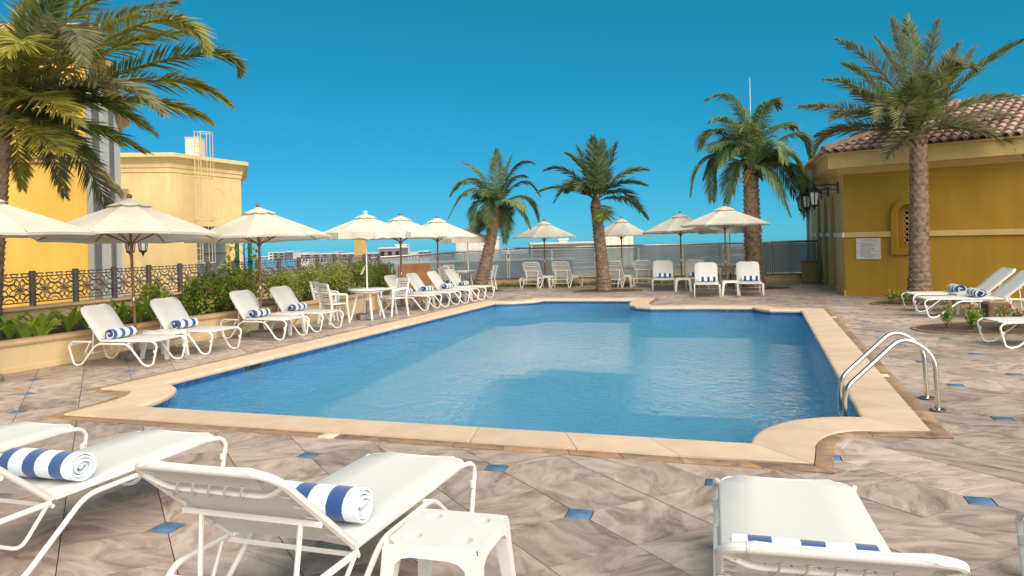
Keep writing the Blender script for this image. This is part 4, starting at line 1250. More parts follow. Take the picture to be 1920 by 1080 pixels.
# ---- low plastic side tables with cup holders
def side_table_proto():
    t = thing('side_table', (0, 0, 0)); h = .43; s = .225
    c = .05
    out = [(-s + c, -s), (s - c, -s), (s - c * .5, -s + c * .5), (s, -s + c), (s, s - c), (s - c * .5, s - c * .5), (s - c, s), (-s + c, s), (-s + c * .5, s - c * .5), (-s, s - c), (-s, -s + c), (-s + c * .5, -s + c * .5)]
    holes = [[(x + .043 * math.cos(2 * math.pi * k / 16), y + .043 * math.sin(2 * math.pi * k / 16)) for k in range(16)] for x in (-.125, .125) for y in (-.125, .125)]
    MB().panel(out, holes, lambda x, y, d: Vector((x, y, h - d)), .018).build('table_top', M_plastic, t, ang=30)
    for x in (-.125, .125):
        for y in (-.125, .125): MB().lathe([(.0435, h - .001), (.040, h - .055), (.0375, h - .060), (.0005, h - .062)], 18, (x, y, 0), caps=False).build('cup_holder', M_plastic, t)
    # apron with arched lower edge
    for k in range(4):
        m = rotz(k * math.pi / 2); n = 10; vs = []
        for i in range(n + 1):
            u = -s + 2 * s * i / n; e = abs(i / n - .5) * 2; low = h - .055 - .09 * max(0, e - .55) / .45
            vs += [m @ Vector((u, -s - .004, h - .004)), m @ Vector((u * 1.02, -s - .012, low)), m @ Vector((u * 1.02, -s + .004, low)), m @ Vector((u, -s + .012, h - .02))]
        fs = []
        for i in range(n):
            for j in range(4): l = (j + 1) % 4; fs.append((4 * i + j, 4 * i + l, 4 * i + 4 + l, 4 * i + 4 + j))
        MB().add(vs, fs).build('apron', M_plastic, t, ang=50)
    for x in (-1, 1):
        for y in (-1, 1):
            b = MB()
            top, bot = Vector((x * (s - .03), y * (s - .03), h - .02)), Vector((x * (s + .015), y * (s + .015), 0))
            k1, k2 = .036, .024
            vs = []
            for p, k in ((bot, k2), (bot.lerp(top, .6), k2 + .006), (top, k1)):
                vs += [p + Vector((-k, -k, 0)), p + Vector((k, -k, 0)), p + Vector((k, k, 0)), p + Vector((-k, k, 0))]
            fs = [(0, 3, 2, 1)] + [(4 * r_ + j, 4 * r_ + (j + 1) % 4, 4 * r_ + 4 + (j + 1) % 4, 4 * r_ + 4 + j) for r_ in (0, 1) for j in range(4)]
            b.add(vs, fs).build('leg', M_plastic, t, ang=30)
    KIDS[t.name] = [o for o in col.objects if o.parent == t]
    return t
st0 = side_table_proto(); st_first = [True]
def side_table(p, rz, label):
    t = st0 if st_first[0] else copy_tree(st0); st_first[0] = False
    t.location = (p[0], p[1], 0); t.rotation_euler = (0, 0, rz); return tag(t, label, 'table', 'white plastic side tables')
side_table((-.335, 3.66), R(-17), 'white plastic cup holder table next to the near lounger')
mid = lambda a, b, k=.5, s=.55: (a.location + ax(a.rotation_euler.z) * s).lerp(b.location + ax(b.rotation_euler.z) * s, k)
side_table(mid(LFT[0], LFT[1], .5, .30), R(-16), 'white low table between the two nearest left planter loungers')
side_table(mid(LFT[2], LFT[3], .5, .30), R(-20), 'white low table between the loungers at the second umbrella pole')
side_table(mid(LFT[4], LFT[5], .5, .30), R(-20), 'white low table between the loungers right of the dining set')
side_table(mid(LFT[6], LFT[7], .5, .30), R(-20), 'white low table between the two farthest left row loungers')
side_table(mid(r1, r2, .5, .45), R(-10), 'white low table between the two pavilion loungers')
g = G(1281, 546); side_table((g.x, g.y), R(-10), 'white low table under the far umbrella left of the third palm')
g = G(1370, 553.5); side_table((g.x, g.y), R(-12), 'white low table between the loungers under the right umbrella')
g = G(1024, 539); side_table((g.x, g.y - .1), R(-25), 'white low table at the foot of the central umbrella')
g = G(1174, 538); side_table((g.x, g.y - .1), R(-25), 'white low table right of the upright palm trunk')

# ---- resin dining chairs and tables
def chair_proto():
    t = thing('dining_chair', (0, 0, 0)); h = .43       # faces +x
    MB().box((.02, 0, h), (.44, .44, .03), bev=.012).build('seat', M_plastic, t)
    for y in (-.22, .22):
        MB().tube(fillet([(-.27, y, .0), (-.20, y, h), (-.31, y, .88)], .1, 4), .022, 6, flat=1.3).build('back_post', M_plastic, t)
        MB().tube(fillet([(.26, y, 0), (.20, y, h), (.21, y, .63), (-.24, y, .67)], .05, 4), .021, 6, flat=1.3).build('arm_leg', M_plastic, t)
    for k in range(7):
        z = .50 + .058 * k; x = -.205 - (z - h) * .245
        MB().box((x, 0, z), (.022, .43, .042), Matrix.Rotation(R(-13), 3, 'Y'), bev=.006).build('slat', M_plastic, t)
    MB().box((-.318, 0, .885), (.028, .47, .045), Matrix.Rotation(R(-13), 3, 'Y'), bev=.01).build('top_rail', M_plastic, t)
    MB().box((.19, 0, h - .035), (.03, .42, .05), bev=.008).build('apron', M_plastic, t)
    KIDS[t.name] = [o for o in col.objects if o.parent == t]; return t
ch0 = chair_proto(); chf = [True]
def chair(p, rz, label, group):
    t = ch0 if chf[0] else copy_tree(ch0); chf[0] = False
    t.location = (p[0], p[1], 0); t.rotation_euler = (0, 0, rz); return tag(t, label, 'chair', group)
def dining_table(p, rz, label):
    t = thing('dining_table', (p[0], p[1], 0), rz, label, 'table', 'white dining tables'); h = .72; s = .45
    MB().lathe([(s - .02, h - .04), (s, h - .03), (s, h - .01), (s - .015, h)], 28).build('table_top', M_plastic, t)
    MB().lathe([(s - .07, h - .085), (s - .07, h - .04)], 28).build('apron', M_plastic, t)
    for k in range(4):
        a = math.pi / 4 + k * math.pi / 2; c, s_ = math.cos(a), math.sin(a)
        MB().tube(fillet([(.24 * c, .24 * s_, h - .06), (.26 * c, .26 * s_, .5), (.40 * c, .40 * s_, 0)], .12, 4), [.03] * 4 + [.028] * 2 + [.024] * 2 if False else .026, 6).build('leg', M_plastic, t)
    return t
D1 = G(690, 594); D1 = Vector((-3.42, 18.0, 0))
g1 = 'white dining chairs of the left table'
dining_table(D1, R(-20), 'round white dining table by the left planter with umbrella pole')
chair(D1 + Vector((-.62, -.72, 0)), R(48), 'white slatted armchair with its back to the camera, left of the dining table', g1)
chair(D1 + Vector((-.98, .12, 0)), R(-8), 'white slatted armchair farther back at the left side of the dining table', g1)
chair(D1 + Vector((.52, .62, 0)), R(-132), 'white slatted armchair right of the dining table next to a lounger', g1)
D2 = A(872, 520, 27.4); D2 = Vector((D2.x, 27.4, 0)); g2 = 'white dining chairs of the set behind the leaning palm'
dining_table(D2, R(10), 'white dining table beside the leaning palm trunk')
chair(D2 + Vector((-.50, -.62, 0)), R(52), 'white chair nearest the camera left of the leaning palm table', g2)
chair(D2 + Vector((-.45, .6, 0)), R(-50), 'white chair behind the leaning palm table', g2)
chair(D2 + Vector((.80, -.25, 0)), R(165), 'white chair right of the leaning palm trunk', g2)
D3 = A(1372, 520, 27.2); D3 = Vector((D3.x - .1, 27.0, 0)); g3 = 'white dining chairs of the set under the back right umbrella'
dining_table(D3, R(10), 'white dining table half hidden behind the right loungers')
chair(D3 + Vector((-.72, -.2, 0)), R(15), 'white chair left of the half hidden far dining table', g3)
chair(D3 + Vector((.62, -.35, 0)), R(150), 'white chair right of the half hidden far dining table', g3)

# ================================================================== UMBRELLAS
def umbrella(p, r, zr, za, label, tilt=(0, 0), rot=0.0, wood=True, valance=False, base='round', lean=0.0, square=False):
    t = thing('market_umbrella', (p[0], p[1], 0), rot, label, 'umbrella', 'cream umbrellas round the pool')
    n = 4 if square else 8; m = M_wood if wood else M_white
    pr = .024 if wood else .019
    MB().tube([(0, 0, .05), (0, 0, za - .04)], pr, 10).build('pole', m, t)
    if base == 'round': MB().lathe([(.26, 0), (.26, .07), (.24, .085), (.05, .09), (.042, .10), (.042, .34), (.03, .345)], 22).build('base', M_conc, t)
    else:
        b = MB(); b.box((0, 0, .06), (.46, .46, .115), bev=.012); b.lathe([(.04, .11), (.04, .42), (.03, .43)], 12); b.build('base', M_conc, t)
    if wood:
        MB().lathe([(.034, -.03), (.034, .03)], 10, (0, 0, .95)).build('joint_ring', M_chrome, t)
        MB().lathe([(.045, -.03), (.045, .03)], 10, (0, 0, zr - .12)).build('runner', M_wood, t)
    Rt = Matrix.Rotation(tilt[0], 3, 'X') @ Matrix.Rotation(tilt[1], 3, 'Y'); cz = Vector((0, 0, (zr + za) / 2))
    def TP(v): return Rt @ (Vector(v) - cz) + cz
    nr, ns = 7, 5; vs = []; fs = []; rs0 = .14
    for k in range(n):
        a0, a1 = 2 * math.pi * k / n, 2 * math.pi * (k + 1) / n
        base_i = len(vs)
        for i in range(nr + 1):
            f = rs0 + (1 - rs0) * i / nr
            for j in range(ns + 1):
                u = j / ns
                x = (math.cos(a0) * (1 - u) + math.cos(a1) * u) * r * f; y = (math.sin(a0) * (1 - u) + math.sin(a1) * u) * r * f
                z = za - (za - zr) * (f ** 1.06) - .055 * (4 * u * (1 - u)) * f * (1 - f * .72) + (.028 * f ** 4) * (4 * u * (1 - u))
                vs.append(TP((x, y, z)))
        for i in range(nr):
            for j in range(ns):
                q = base_i + i * (ns + 1) + j; fs.append((q, q + 1, q + ns + 2, q + ns + 1))
        q = base_i + nr * (ns + 1)                          # hem or hanging flap
        dz = .17 if valance else .035
        h0 = len(vs)
        for j in range(ns + 1):
            v = Vector(vs[q + j]); wv = .02 * math.sin(j * 2.1 + k) if valance else 0
            o = v.normalized(); vs.append((v.x * (.985 if valance else .99) + wv, v.y * (.985 if valance else .99) + wv, v.z - dz * (1 - (.25 * abs(math.sin(j * 1.9 + k)) if valance else 0))))
        for j in range(ns): fs.append((q + j, q + j + 1, h0 + j + 1, h0 + j))
    co = MB().add(vs, fs).build('canopy', M_canvas, t, ang=14)
    # vent cap with scalloped edge and finial
    vs = []; fs = []; rc = r * .235
    for i in range(4):
        f = i / 3
        for k in range(n * 4):
            a = 2 * math.pi * k / (n * 4); s = abs(math.sin(a * n / 2))
            z = za + .055 - (za - zr) * .235 * f - (.018 * s if i == 3 else 0); vs.append(TP((rc * f * math.cos(a), rc * f * math.sin(a), z)))
    for i in range(3):
        for k in range(n * 4): l = (k + 1) % (n * 4); fs.append((i * n * 4 + k, i * n * 4 + l, (i + 1) * n * 4 + l, (i + 1) * n * 4 + k))
    MB().add(vs, fs).build('vent_cap', M_canvas, t, ang=40)
    fc = TP((0, 0, za + .075))
    MB().lathe([(.012, -.03), (.03, -.022), (.046, 0), (.042, .025), (.022, .042), (.004, .048)], 12, fc).build('finial', m, t)
    hub = Vector((0, 0, zr - .12 if wood else zr - .05))
    for k in range(n):
        a = 2 * math.pi * k / n; tip = TP((math.cos(a) * r * .985, math.sin(a) * r * .985, zr + .005)); top = TP((math.cos(a) * .06, math.sin(a) * .06, za - .07))
        rb_ = MB().tube([top, top.lerp(tip, .5) + Vector((0, 0, -.008)), tip], .010 if wood else .008, 4).build('rib', m, t)
        md = top.lerp(tip, .52); MB().tube([hub, md + Vector((0, 0, -.015))], .009 if wood else .007, 4).build('strut', m, rb_)
    t.rotation_euler = (0, lean, rot)
    return t
umbrella((-7.30, 10.5), 1.50, 2.02, 2.55, 'cream umbrella at the left edge, only its right side in view', rot=R(10))
g = G(256, 668); umbrella((g.x, g.y), 1.48, 1.97, 2.57, 'large cream umbrella on a wooden pole by the nearest left loungers', tilt=(R(-3), R(1)), rot=R(4), lean=R(-1.5))
g = G(487, 629); umbrella((g.x + .03, g.y), 1.42, 1.92, 2.50, 'cream umbrella second from left, in front of the green shrubs', tilt=(R(-2), R(-1)), rot=R(9))
umbrella((D1.x, D1.y), 1.08, 2.02, 2.42, 'cream umbrella with white pole and drooping flaps over the left dining table', rot=R(22), wood=False, valance=True, base='square')
g = G(754, 580); umbrella((g.x, g.y), 1.26, 1.90, 2.44, 'cream umbrella on wooden pole right of the white pole umbrella', tilt=(R(-1), 0), rot=R(12))
p = A(822, 530, 22.9); umbrella((p.x, p.y), 1.30, 1.90, 2.43, 'cream umbrella on wooden pole before the plywood hoarding', rot=R(18))
umbrella((D2.x + .12, D2.y), 1.0, 1.84, 2.17, 'small cream umbrella with white pole left of the leaning palm', rot=R(15), wood=False, valance=True, base='square')
g = G(1023, 537.5); umbrella((g.x, g.y + .25), 1.28, 1.84, 2.40, 'cream umbrella standing alone at the centre between two palms', rot=R(22.5), base='square')
g = G(1169, 536); umbrella((g.x, g.y + .25), 1.14, 1.84, 2.42, 'cream umbrella just right of the upright palm trunk', rot=R(10), base='square')
g = G(1282, 541); umbrella((g.x, g.y + .3), 1.38, 1.92, 2.50, 'cream umbrella left of the tallest right umbrella', tilt=(R(-2), 0), rot=R(14), base='square')
g = G(1367, 549.5); umbrella((g.x, g.y + .3), 1.44, 2.08, 2.62, 'tall cream umbrella in front of the third palm', tilt=(R(-1), 0), rot=R(6), base='square')
umbrella((D3.x, D3.y), 1.12, 1.96, 2.35, 'cream umbrella with white pole hidden behind the tall right umbrella', rot=R(20), wood=False, valance=True, base='square')
# tied strap hanging on the white pole
st = MB().tube(fillet([(0, 0, 0), (-.06, -.03, -.06), (-.115, -.03, -.21), (-.09, -.03, -.20), (-.02, -.03, -.06)], .04, 3), .014, 6, flat=.5)
o = st.build('tie_strap', M_canvas); o.location = (D1.x - .02, D1.y - .025, 1.26); tag(o, 'cream tie strap hanging from the white umbrella pole', 'strap')

# ================================================================== POOL LADDER
lad = thing('pool_ladder', (*G(1750, 760).to_2d(), 0), 0, 'stainless steel pool ladder with two curved handrails at right', 'ladder')
L0 = lad.location.copy(); zc = .012
for k, (foot, wat) in enumerate((((1738, 748), (1592, 770)), ((1764, 771), (1606, 783)))):
    f = G(*foot); wv = UV(.36, 8.83 - .52 * k) if False else None
    f = UV(1.54, 9.13 - .58 * k); wv = UV(.66, 8.80 - .56 * k); 
    pth = [f + Vector((0, 0, zc)), f + Vector((-.02, 0, .50)), f + Vector((-.12, .0, .70)) + UA * -.05, wv + UA * .16 + Vector((0, 0, .36)), wv + Vector((0, 0, .16)), wv + Vector((0, 0, -1.0))]
    pth = [f + Vector((0, 0, zc)), f - UA * .02 + Vector((0, 0, .56)), f - UA * .30 + Vector((0, 0, .74)), wv + UA * .03 + Vector((0, 0, .27)), wv + Vector((0, 0, .14)), wv + Vector((0, 0, -1.0))]
    MB().tube([p_ - L0 for p_ in fillet(pth, [0, .26, .22, .08, .08, 0], 8)], .024, 14).build('handrail', M_chrome, lad)
    MB().lathe([(.075, 0), (.075, .008), (.055, .016), (.03, .018)], 20, f - L0 + Vector((0, 0, .012))).build('floor_flange', M_chrome, lad)
for z in (-.22, -.5, -.78):
    a_, b_ = UV(.66, 8.80, z) - L0, UV(.66, 8.24, z) - L0
    MB().tube([a_, b_], .03, 8, flat=.5).build('step', M_chrome, lad)

# small brown block and planting beds on the right
t = thing('brown_block', (*G(1868, 599).to_2d(), 0), R(-10), 'brown stone block under the backrest of the nearer pavilion lounger', 'block')
MB().box((0, 0, .17), (.42, .36, .33), bev=.02).build('body', mat('brown_stone', (.16, .105, .07), .8, (.11, .07, .05), 6, bump=.3), t)
MB().box((0, 0, .345), (.36, .30, .03), bev=.01).build('top', M_bin, t)

# ================================================================== PALMS
def bez(a, c, b, t): return a * (1 - t) ** 2 + c * 2 * t * (1 - t) + b * t * t
def frond_mesh(C, Mid, T, leaf, n, wid, rr, droop=.25, vee=.35, bare=.16, curl=0.0):
    """a feather frond from C through Mid to T; leaflets as bent blades on both sides"""
    ctrl = Mid * 2 - (C + T) * .5
    b = MB(); K = 14
    pts = [bez(C, ctrl, T, k / K) for k in range(K + 1)]
    L = sum((q - p).length for p, q in zip(pts, pts[1:]))
    b.tube(pts, [.026 * (1 - .86 * k / K) * (L / 2.4) ** .5 for k in range(K + 1)], 5)
    up0 = Vector((0, 0, 1))
    for i in range(n):
        t = bare + (1 - bare) * (i + rr.uniform(-.3, .3)) / n
        t = min(.995, max(bare, t))
        p = bez(C, ctrl, T, t); tg = (bez(C, ctrl, T, min(1, t + .02)) - bez(C, ctrl, T, max(0, t - .02))).normalized()
        side = tg.cross(up0)
        if side.length < .15: side = tg.cross(Vector((.3, 1, 0)))
        side.normalize(); up = side.cross(tg).normalized()
        s = (t - bare) / (1 - bare)
        ln = leaf * (.45 + .75 * math.sin(math.pi * min(1, s * .80 + .16))) * (1 - .50 * s ** 3)
        phi = R(62 - 34 * s)
        for sg in (1, -1):
            v = vee * rr.uniform(.5, 1.3) * (1 if rr.random() < .75 else -.4)
            d = (tg * math.cos(phi) + side * sg * math.sin(phi) * math.cos(v) + up * math.sin(v) * math.sin(phi)).normalized()
            l = ln * rr.uniform(.82, 1.1); w = wid * rr.uniform(.8, 1.15)
            w1 = d.cross(up if abs(d.dot(up)) < .9 else side).normalized(); w2 = d.cross(w1); ta = rr.uniform(-1.25, 1.25)
            wv = (w1 * math.cos(ta) + w2 * math.sin(ta)) * w * .62
            m1 = p + d * l * .45 + Vector((0, 0, -droop * l * .12)); e = p + d * l * .97 + Vector((0, 0, -droop * l * rr.uniform(.35, .75)))
            b.add([p - wv * .4, p + wv * .4, m1 + wv, m1 - wv, e], [(0, 1, 2, 3), (3, 2, 4)])
    return b
def palm(base, Cpx, Y, fronds, label, mats, leaf, n, wid, tr, extra=0, exlen=1.6, seed=1, droop=.25, vee=.35, bend=0.0, bulge=.0, fruit=None, exel=(-25, 60), trunk_top=None, boss=1.0):
    rr = random.Random(seed)
    t = thing('palm_tree', base, 0, label, 'palm', 'palms round the pool'); B = Vector(base)
    C = A(Cpx[0], Cpx[1], Y) - B
    K = 22
    top = C - Vector((0, 0, .06))
    path = []
    for k in range(K + 1):
        f = k / K; p = Vector((top.x * (f + bend * math.sin(math.pi * f)), top.y * f, top.z * f)); path.append(p)
    rad = [tr * (1.12 - .30 * (k / K) + (.28 * max(0, .18 - k / K) / .18) + bulge * math.exp(-((k / K - .5) / .3) ** 2)) for k in range(K + 1)]
    MB().tube(path, rad, 14).build('trunk', M_trunk, t)
    # leaf bases: a spiral of blunt scales
    lb_ = MB(); h = top.z; rows = max(8, int(h / (.115 * boss))); per = max(7, int(2 * math.pi * tr / (.15 * boss)))
    for i in range(rows):
        f = (i + .5) / rows; kk = min(K - 1, int(f * K)); p = path[kk].lerp(path[kk + 1], f * K - kk); r_ = rad[kk] + (rad[kk + 1] - rad[kk]) * (f * K - kk)
        for j in range(per):
            a = 2 * math.pi * (j + .5 * (i % 2) + rr.uniform(-.08, .08)) / per; o = Vector((math.cos(a), math.sin(a), 0)); s_ = Vector((-math.sin(a), math.cos(a), 0))
            w = math.pi * r_ / per * 1.08; hh = h / rows; q = p + o * (r_ * .96); out = rr.uniform(.028, .05) * boss
            lb_.add([q - s_ * w - Vector((0, 0, hh * .15)), q + s_ * w - Vector((0, 0, hh * .15)), q - Vector((0, 0, hh * .85)), q + o * out + s_ * w * .62 + Vector((0, 0, hh * .42)), q + o * out - s_ * w * .62 + Vector((0, 0, hh * .42)), q + Vector((0, 0, hh * .62))],
                    [(0, 2, 1), (2, 3, 1), (0, 4, 2), (2, 4, 3), (0, 5, 4), (4, 5, 3), (3, 5, 1)])
    o = lb_.build('leaf_bases', M_trunk, t, smooth=False); o['kind'] = 'stuff'
    MB().tube([top - Vector((0, 0, .32)), top - Vector((0, 0, .1)), top + Vector((0, 0, .12)), top + Vector((0, 0, .3))], [rad[-1] * 1.02, rad[-1] * 1.25, rad[-1] * .95, rad[-1] * .3], 10).build('crown_shaft', M_trunkd, t)
    for k, fr in enumerate(fronds):
        mid, tip, dz = fr[0], fr[1], fr[2]
        if dz is None: dz = rr.uniform(-.35, .35) * exlen
        T = A(tip[0], tip[1], Y + dz) - B; M_ = A(mid[0], mid[1], Y + dz * .55) - B
        c0 = C + Vector((rr.uniform(-.06, .06), rr.uniform(-.06, .06), rr.uniform(-.03, .08)))
        frond_mesh(c0, M_, T, leaf, n, wid, rr, droop, vee).build('frond', mats[k % len(mats)], t, smooth=False)
    for k in range(extra):
        a = rr.uniform(0, 2 * math.pi); el = R(rr.uniform(*exel)); L = exlen * rr.uniform(.75, 1.1)
        if rr.random() < .75: a = math.pi / 2 + rr.uniform(-1.0, 1.0) + (math.pi if rr.random() < .35 else 0)
        dr = Vector((math.cos(a) * math.cos(el), math.sin(a) * math.cos(el), math.sin(el)))
        Mx = C + dr * L * .52 + Vector((0, 0, .10 * L)); Tx = C + dr * L * .95 + Vector((0, 0, -L * .22))
        frond_mesh(C, Mx, Tx, leaf, n, wid, rr, droop, vee).build('frond', mats[k % len(mats)], t, smooth=False)
    if fruit:
        q = A(fruit[0], fruit[1], Y - .25) - B; fb = MB()
        for k in range(60):
            e = q + Vector((rr.gauss(0, .13), rr.gauss(0, .08), rr.gauss(0, .12))); fb.tube([C + Vector((0, -.1, -.1)), (C + e) * .5 + Vector((0, -.1, .05)), e], [.008, .005, .003], 3)
            fb.lathe([(.006, -.02), (.02, 0), (.006, .02)], 5, e)
        fb.build('fruit_cluster', mat('date_fruit', (.36, .25, .08), .7), t, smooth=False)
    return t
# left foreground palm
P1 = Vector((-8.62, 12.6, .38))
fr = [((265, 45), (388, 100), -.6), ((330, 108), (447, 132), .3), ((275, 152), (430, 196), .5), ((170, 152), (305, 214), -1.0), ((245, 190), (393, 228), .8), ((125, 228), (273, 284), -.4),
      ((66, 246), (120, 285), -1.0), ((110, 60), (155, 118), -1.8), ((45, 90), (15, 100), -2.0), ((60, 70), (135, -40), -.8), ((100, 60), (240, -25), .3), ((160, 70), (335, 5), .6), ((40, 60), (50, -60), .3),
      ((-80, 110), (-190, 160), None), ((-60, 200), (-150, 300), None), ((140, 110), (280, 75), .9), ((90, 170), (210, 160), -.2), ((90, 235), (180, 300), .6), ((200, 100), (365, 60), .9), ((-30, 60), (-110, -40), None), ((60, 180), (150, 235), -1.4), ((150, 185), (290, 250), .1)]
palm(P1, (6, 222), 12.6, fr, 'large date palm at the left edge arching over the umbrellas', [M_leafy, M_leafd, M_leafy, M_leafo], .58, 130, .030, .13, 9, 3.0, 4, .35, .45, boss=.8)
# leaning palm
g = A(897, 540, 26.5); fr = [((905, 332), (868, 303), None), ((930, 330), (932, 279), None), ((962, 318), (1000, 305), None), ((884, 355), (841, 408), None), ((897, 378), (885, 428), -.4), ((975, 342), (1012, 365), None),
      ((982, 368), (1010, 413), .3), ((962, 380), (995, 428), -.4), ((918, 376), (918, 424), -.7), ((944, 395), (947, 456), .5), ((884, 340), (845, 365), .5), ((955, 340), (985, 330), .6), ((905, 345), (872, 335), -.5), ((940, 340), (960, 290), .3)]
palm(Vector((g.x, g.y, 0)), (930, 392), g.y, fr, 'leaning date palm with drooping green crown left of centre', [M_leafg, M_leafg, M_leafb], .50, 105, .024, .19, 10, 1.5, 8, .6, .15, bend=.06, exel=(-30, 50))
# upright palm
g = G(1133, 546); fr = [((1113, 310), (1112, 256), None), ((1138, 318), (1156, 268), None), ((1092, 318), (1062, 288), None), ((1070, 326), (1022, 319), None), ((1064, 353), (1008, 360), None), ((1165, 330), (1216, 319), None),
      ((1168, 374), (1214, 410), None), ((1102, 320), (1082, 275), .5), ((1130, 395), (1128, 412), -.9), ((1160, 345), (1212, 347), -.4), ((1125, 315), (1130, 262), .6), ((1080, 345), (1040, 378), .5), ((1165, 360), (1200, 395), .7), ((1120, 330), (1122, 285), -.6)]
palm(Vector((g.x, g.y, 0)), (1117, 380), g.y, fr, 'upright palm with stiff dark fronds in the centre', [M_leafb, M_leafb, M_leafd], .52, 80, .032, .185, 7, 1.7, 15, .25, .35, bend=-.05, exel=(20, 70))
# third palm, right of centre
g = G(1415, 541); fr = [((1383, 198), (1326, 184), None), ((1430, 206), (1458, 200), None), ((1352, 244), (1312, 278), None), ((1330, 292), (1295, 362), None), ((1381, 309), (1362, 383), -.5), ((1485, 250), (1520, 300), None), ((1473, 284), (1508, 345), -.4),
      ((1440, 320), (1480, 398), -.8), ((1485, 312), (1511, 405), .4), ((1424, 225), (1440, 189), .5), ((1360, 280), (1320, 330), .6), ((1400, 230), (1385, 195), .4), ((1450, 240), (1490, 240), .7), ((1375, 235), (1335, 225), -.5), ((1455, 300), (1490, 370), .6), ((1350, 300), (1335, 375), .7), ((1445, 265), (1470, 300), -.9), ((1385, 270), (1350, 310), -.9)]
palm(Vector((g.x, g.y, 0)), (1407, 318), g.y, fr, 'tall green feathery palm left of the pavilion', [M_leafg, M_leafg, M_leafd, M_leafg], .70, 120, .026, .25, 9, 2.3, 23, .7, .12, fruit=(1398, 338), exel=(0, 60), boss=1.25)
# pavilion palm
Yp = 19.2; b_ = A(1724, 560, Yp); fr = [((1600, 208), (1496, 201), None), ((1585, 240), (1527, 292), None), ((1636, 178), (1545, 150), None), ((1657, 140), (1568, 74), None), ((1697, 128), (1672, 36), None), ((1713, 124), (1699, 29), None), ((1738, 126), (1760, 38), None),
      ((1772, 165), (1828, 89), None), ((1830, 135), (1918, 76), None), ((1816, 196), (1905, 184), None), ((1832, 218), (1930, 236), None), ((1826, 244), (1915, 290), None), ((1694, 262), (1662, 297), -.9), ((1600, 245), (1532, 255), .5), ((1640, 160), (1580, 120), .9), ((1690, 150), (1640, 70), .8),
      ((1760, 150), (1800, 80), .9), ((1700, 200), (1712, 150), -1.6), ((1625, 215), (1560, 225), -.8), ((1800, 235), (1870, 260), -1.1), ((1735, 215), (1745, 190), -1.9), ((1650, 200), (1600, 170), -.9)]
palm(Vector((b_.x, Yp, 0)), (1722, 250), Yp, fr, 'date palm with patterned trunk in front of the mustard pavilion', [M_leafo, M_leafo, M_leafd], .52, 110, .024, .21, 10, 2.6, 31, .15, .5, exel=(5, 70), boss=1.0)

# ================================================================== SHRUBS, LILIES, FLOWERS
def leaves(b, c, rad, n, size, rr, bias=.75):
    for k in range(n):
        d = Vector((rr.gauss(0, 1), rr.gauss(0, 1), rr.gauss(0, 1))).normalized()
        f = bias + (1 - bias) * rr.random() if rr.random() < .8 else rr.random()
        bump = 1 + .22 * math.sin(d.x * 5 + c.x * 3) * math.sin(d.y * 4.3 + c.y) + .15 * math.sin(d.z * 7 + d.x * 6)
        p = c + Vector((d.x * rad[0], d.y * rad[1], d.z * rad[2])) * f * bump
        if p.z < .39: continue
        a = Vector((rr.gauss(0, 1), rr.gauss(0, 1), rr.gauss(0, .7) + .4)).normalized()
        s = a.cross(d + Vector((rr.uniform(-.8, .8), rr.uniform(-.8, .8), rr.uniform(-.8, .8))))
        if s.length < .05: continue
        s.normalize(); l = size * rr.uniform(.7, 1.3); w = l * .27
        b.add([p, p + a * l * .5 + s * w, p + a * l, p + a * l * .5 - s * w], [(0, 1, 2, 3)])
def shrub(pos, rad, n, size, m, label, seed, group='shrubs in the left planter', flowers=None, m2=None):
    rr = random.Random(seed); t = thing('shrub', pos, 0, label, 'shrub', group)
    b = MB(); c = Vector((0, 0, rad[2] * .95)); B = Vector(pos)
    # several overlapping lobes
    b2 = MB()
    for k in range(7):
        o = Vector((rr.uniform(-.5, .5) * rad[0], rr.uniform(-.5, .5) * rad[1], rr.uniform(-.45, .5) * rad[2])); q = rr.uniform(.42, .68)
        tmp = b2 if (m2 and rr.random() < .35) else b
        leaves_local(tmp, c + o, (rad[0] * q, rad[1] * q, rad[2] * q), n // 7, size, rr)
    b.build('foliage', m, t, smooth=False)
    if b2.v: b2.build('young_foliage', m2, t, smooth=False)
    s = MB()
    for k in range(9):
        a = rr.uniform(0, 6.28); e = c + Vector((math.cos(a) * rad[0] * .6, math.sin(a) * rad[1] * .6, rad[2] * rr.uniform(-.2, .6)))
        s.tube([(math.cos(a) * .05, math.sin(a) * .05, 0), (e * .5) + Vector((0, 0, .05)), e], [.012, .009, .004], 4)
    s.build('stems', M_stem, t)
    if flowers:
        f = MB()
        for k in range(flowers[1]):
            d = Vector((rr.gauss(0, 1), -abs(rr.gauss(0, 1)), rr.uniform(-.2, 1))).normalized(); p = c + Vector((d.x * rad[0], d.y * rad[1], d.z * rad[2])) * 1.02
            for j in range(7):
                e = p + Vector((rr.gauss(0, .022), rr.gauss(0, .022), rr.gauss(0, .018))); f.lathe([(.004, -.008), (.018, 0), (.006, .010)], 5, e)
        f.build('flowers', flowers[0], t, smooth=False)['kind'] = 'stuff'
    return t
def leaves_local(b, c, rad, n, size, rr):
    for k in range(n):
        d = Vector((rr.gauss(0, 1), rr.gauss(0, 1), rr.gauss(0, 1))).normalized()
        f = .72 + .30 * rr.random() if rr.random() < .8 else rr.random()
        p = c + Vector((d.x * rad[0], d.y * rad[1], d.z * rad[2])) * f
        if p.z < .01: continue
        a = Vector((rr.gauss(0, 1), rr.gauss(0, 1), rr.gauss(0, .7) + .5)).normalized(); s = a.cross(d + Vector((rr.uniform(-.8, .8), rr.uniform(-.8, .8), rr.uniform(-.8, .8))))
        if s.length < .05: continue
        s.normalize(); l = size * rr.uniform(.7, 1.3); w = l * .28
        b.add([p, p + a * l * .5 + s * w, p + a * l, p + a * l * .5 - s * w], [(0, 1, 2, 3)])
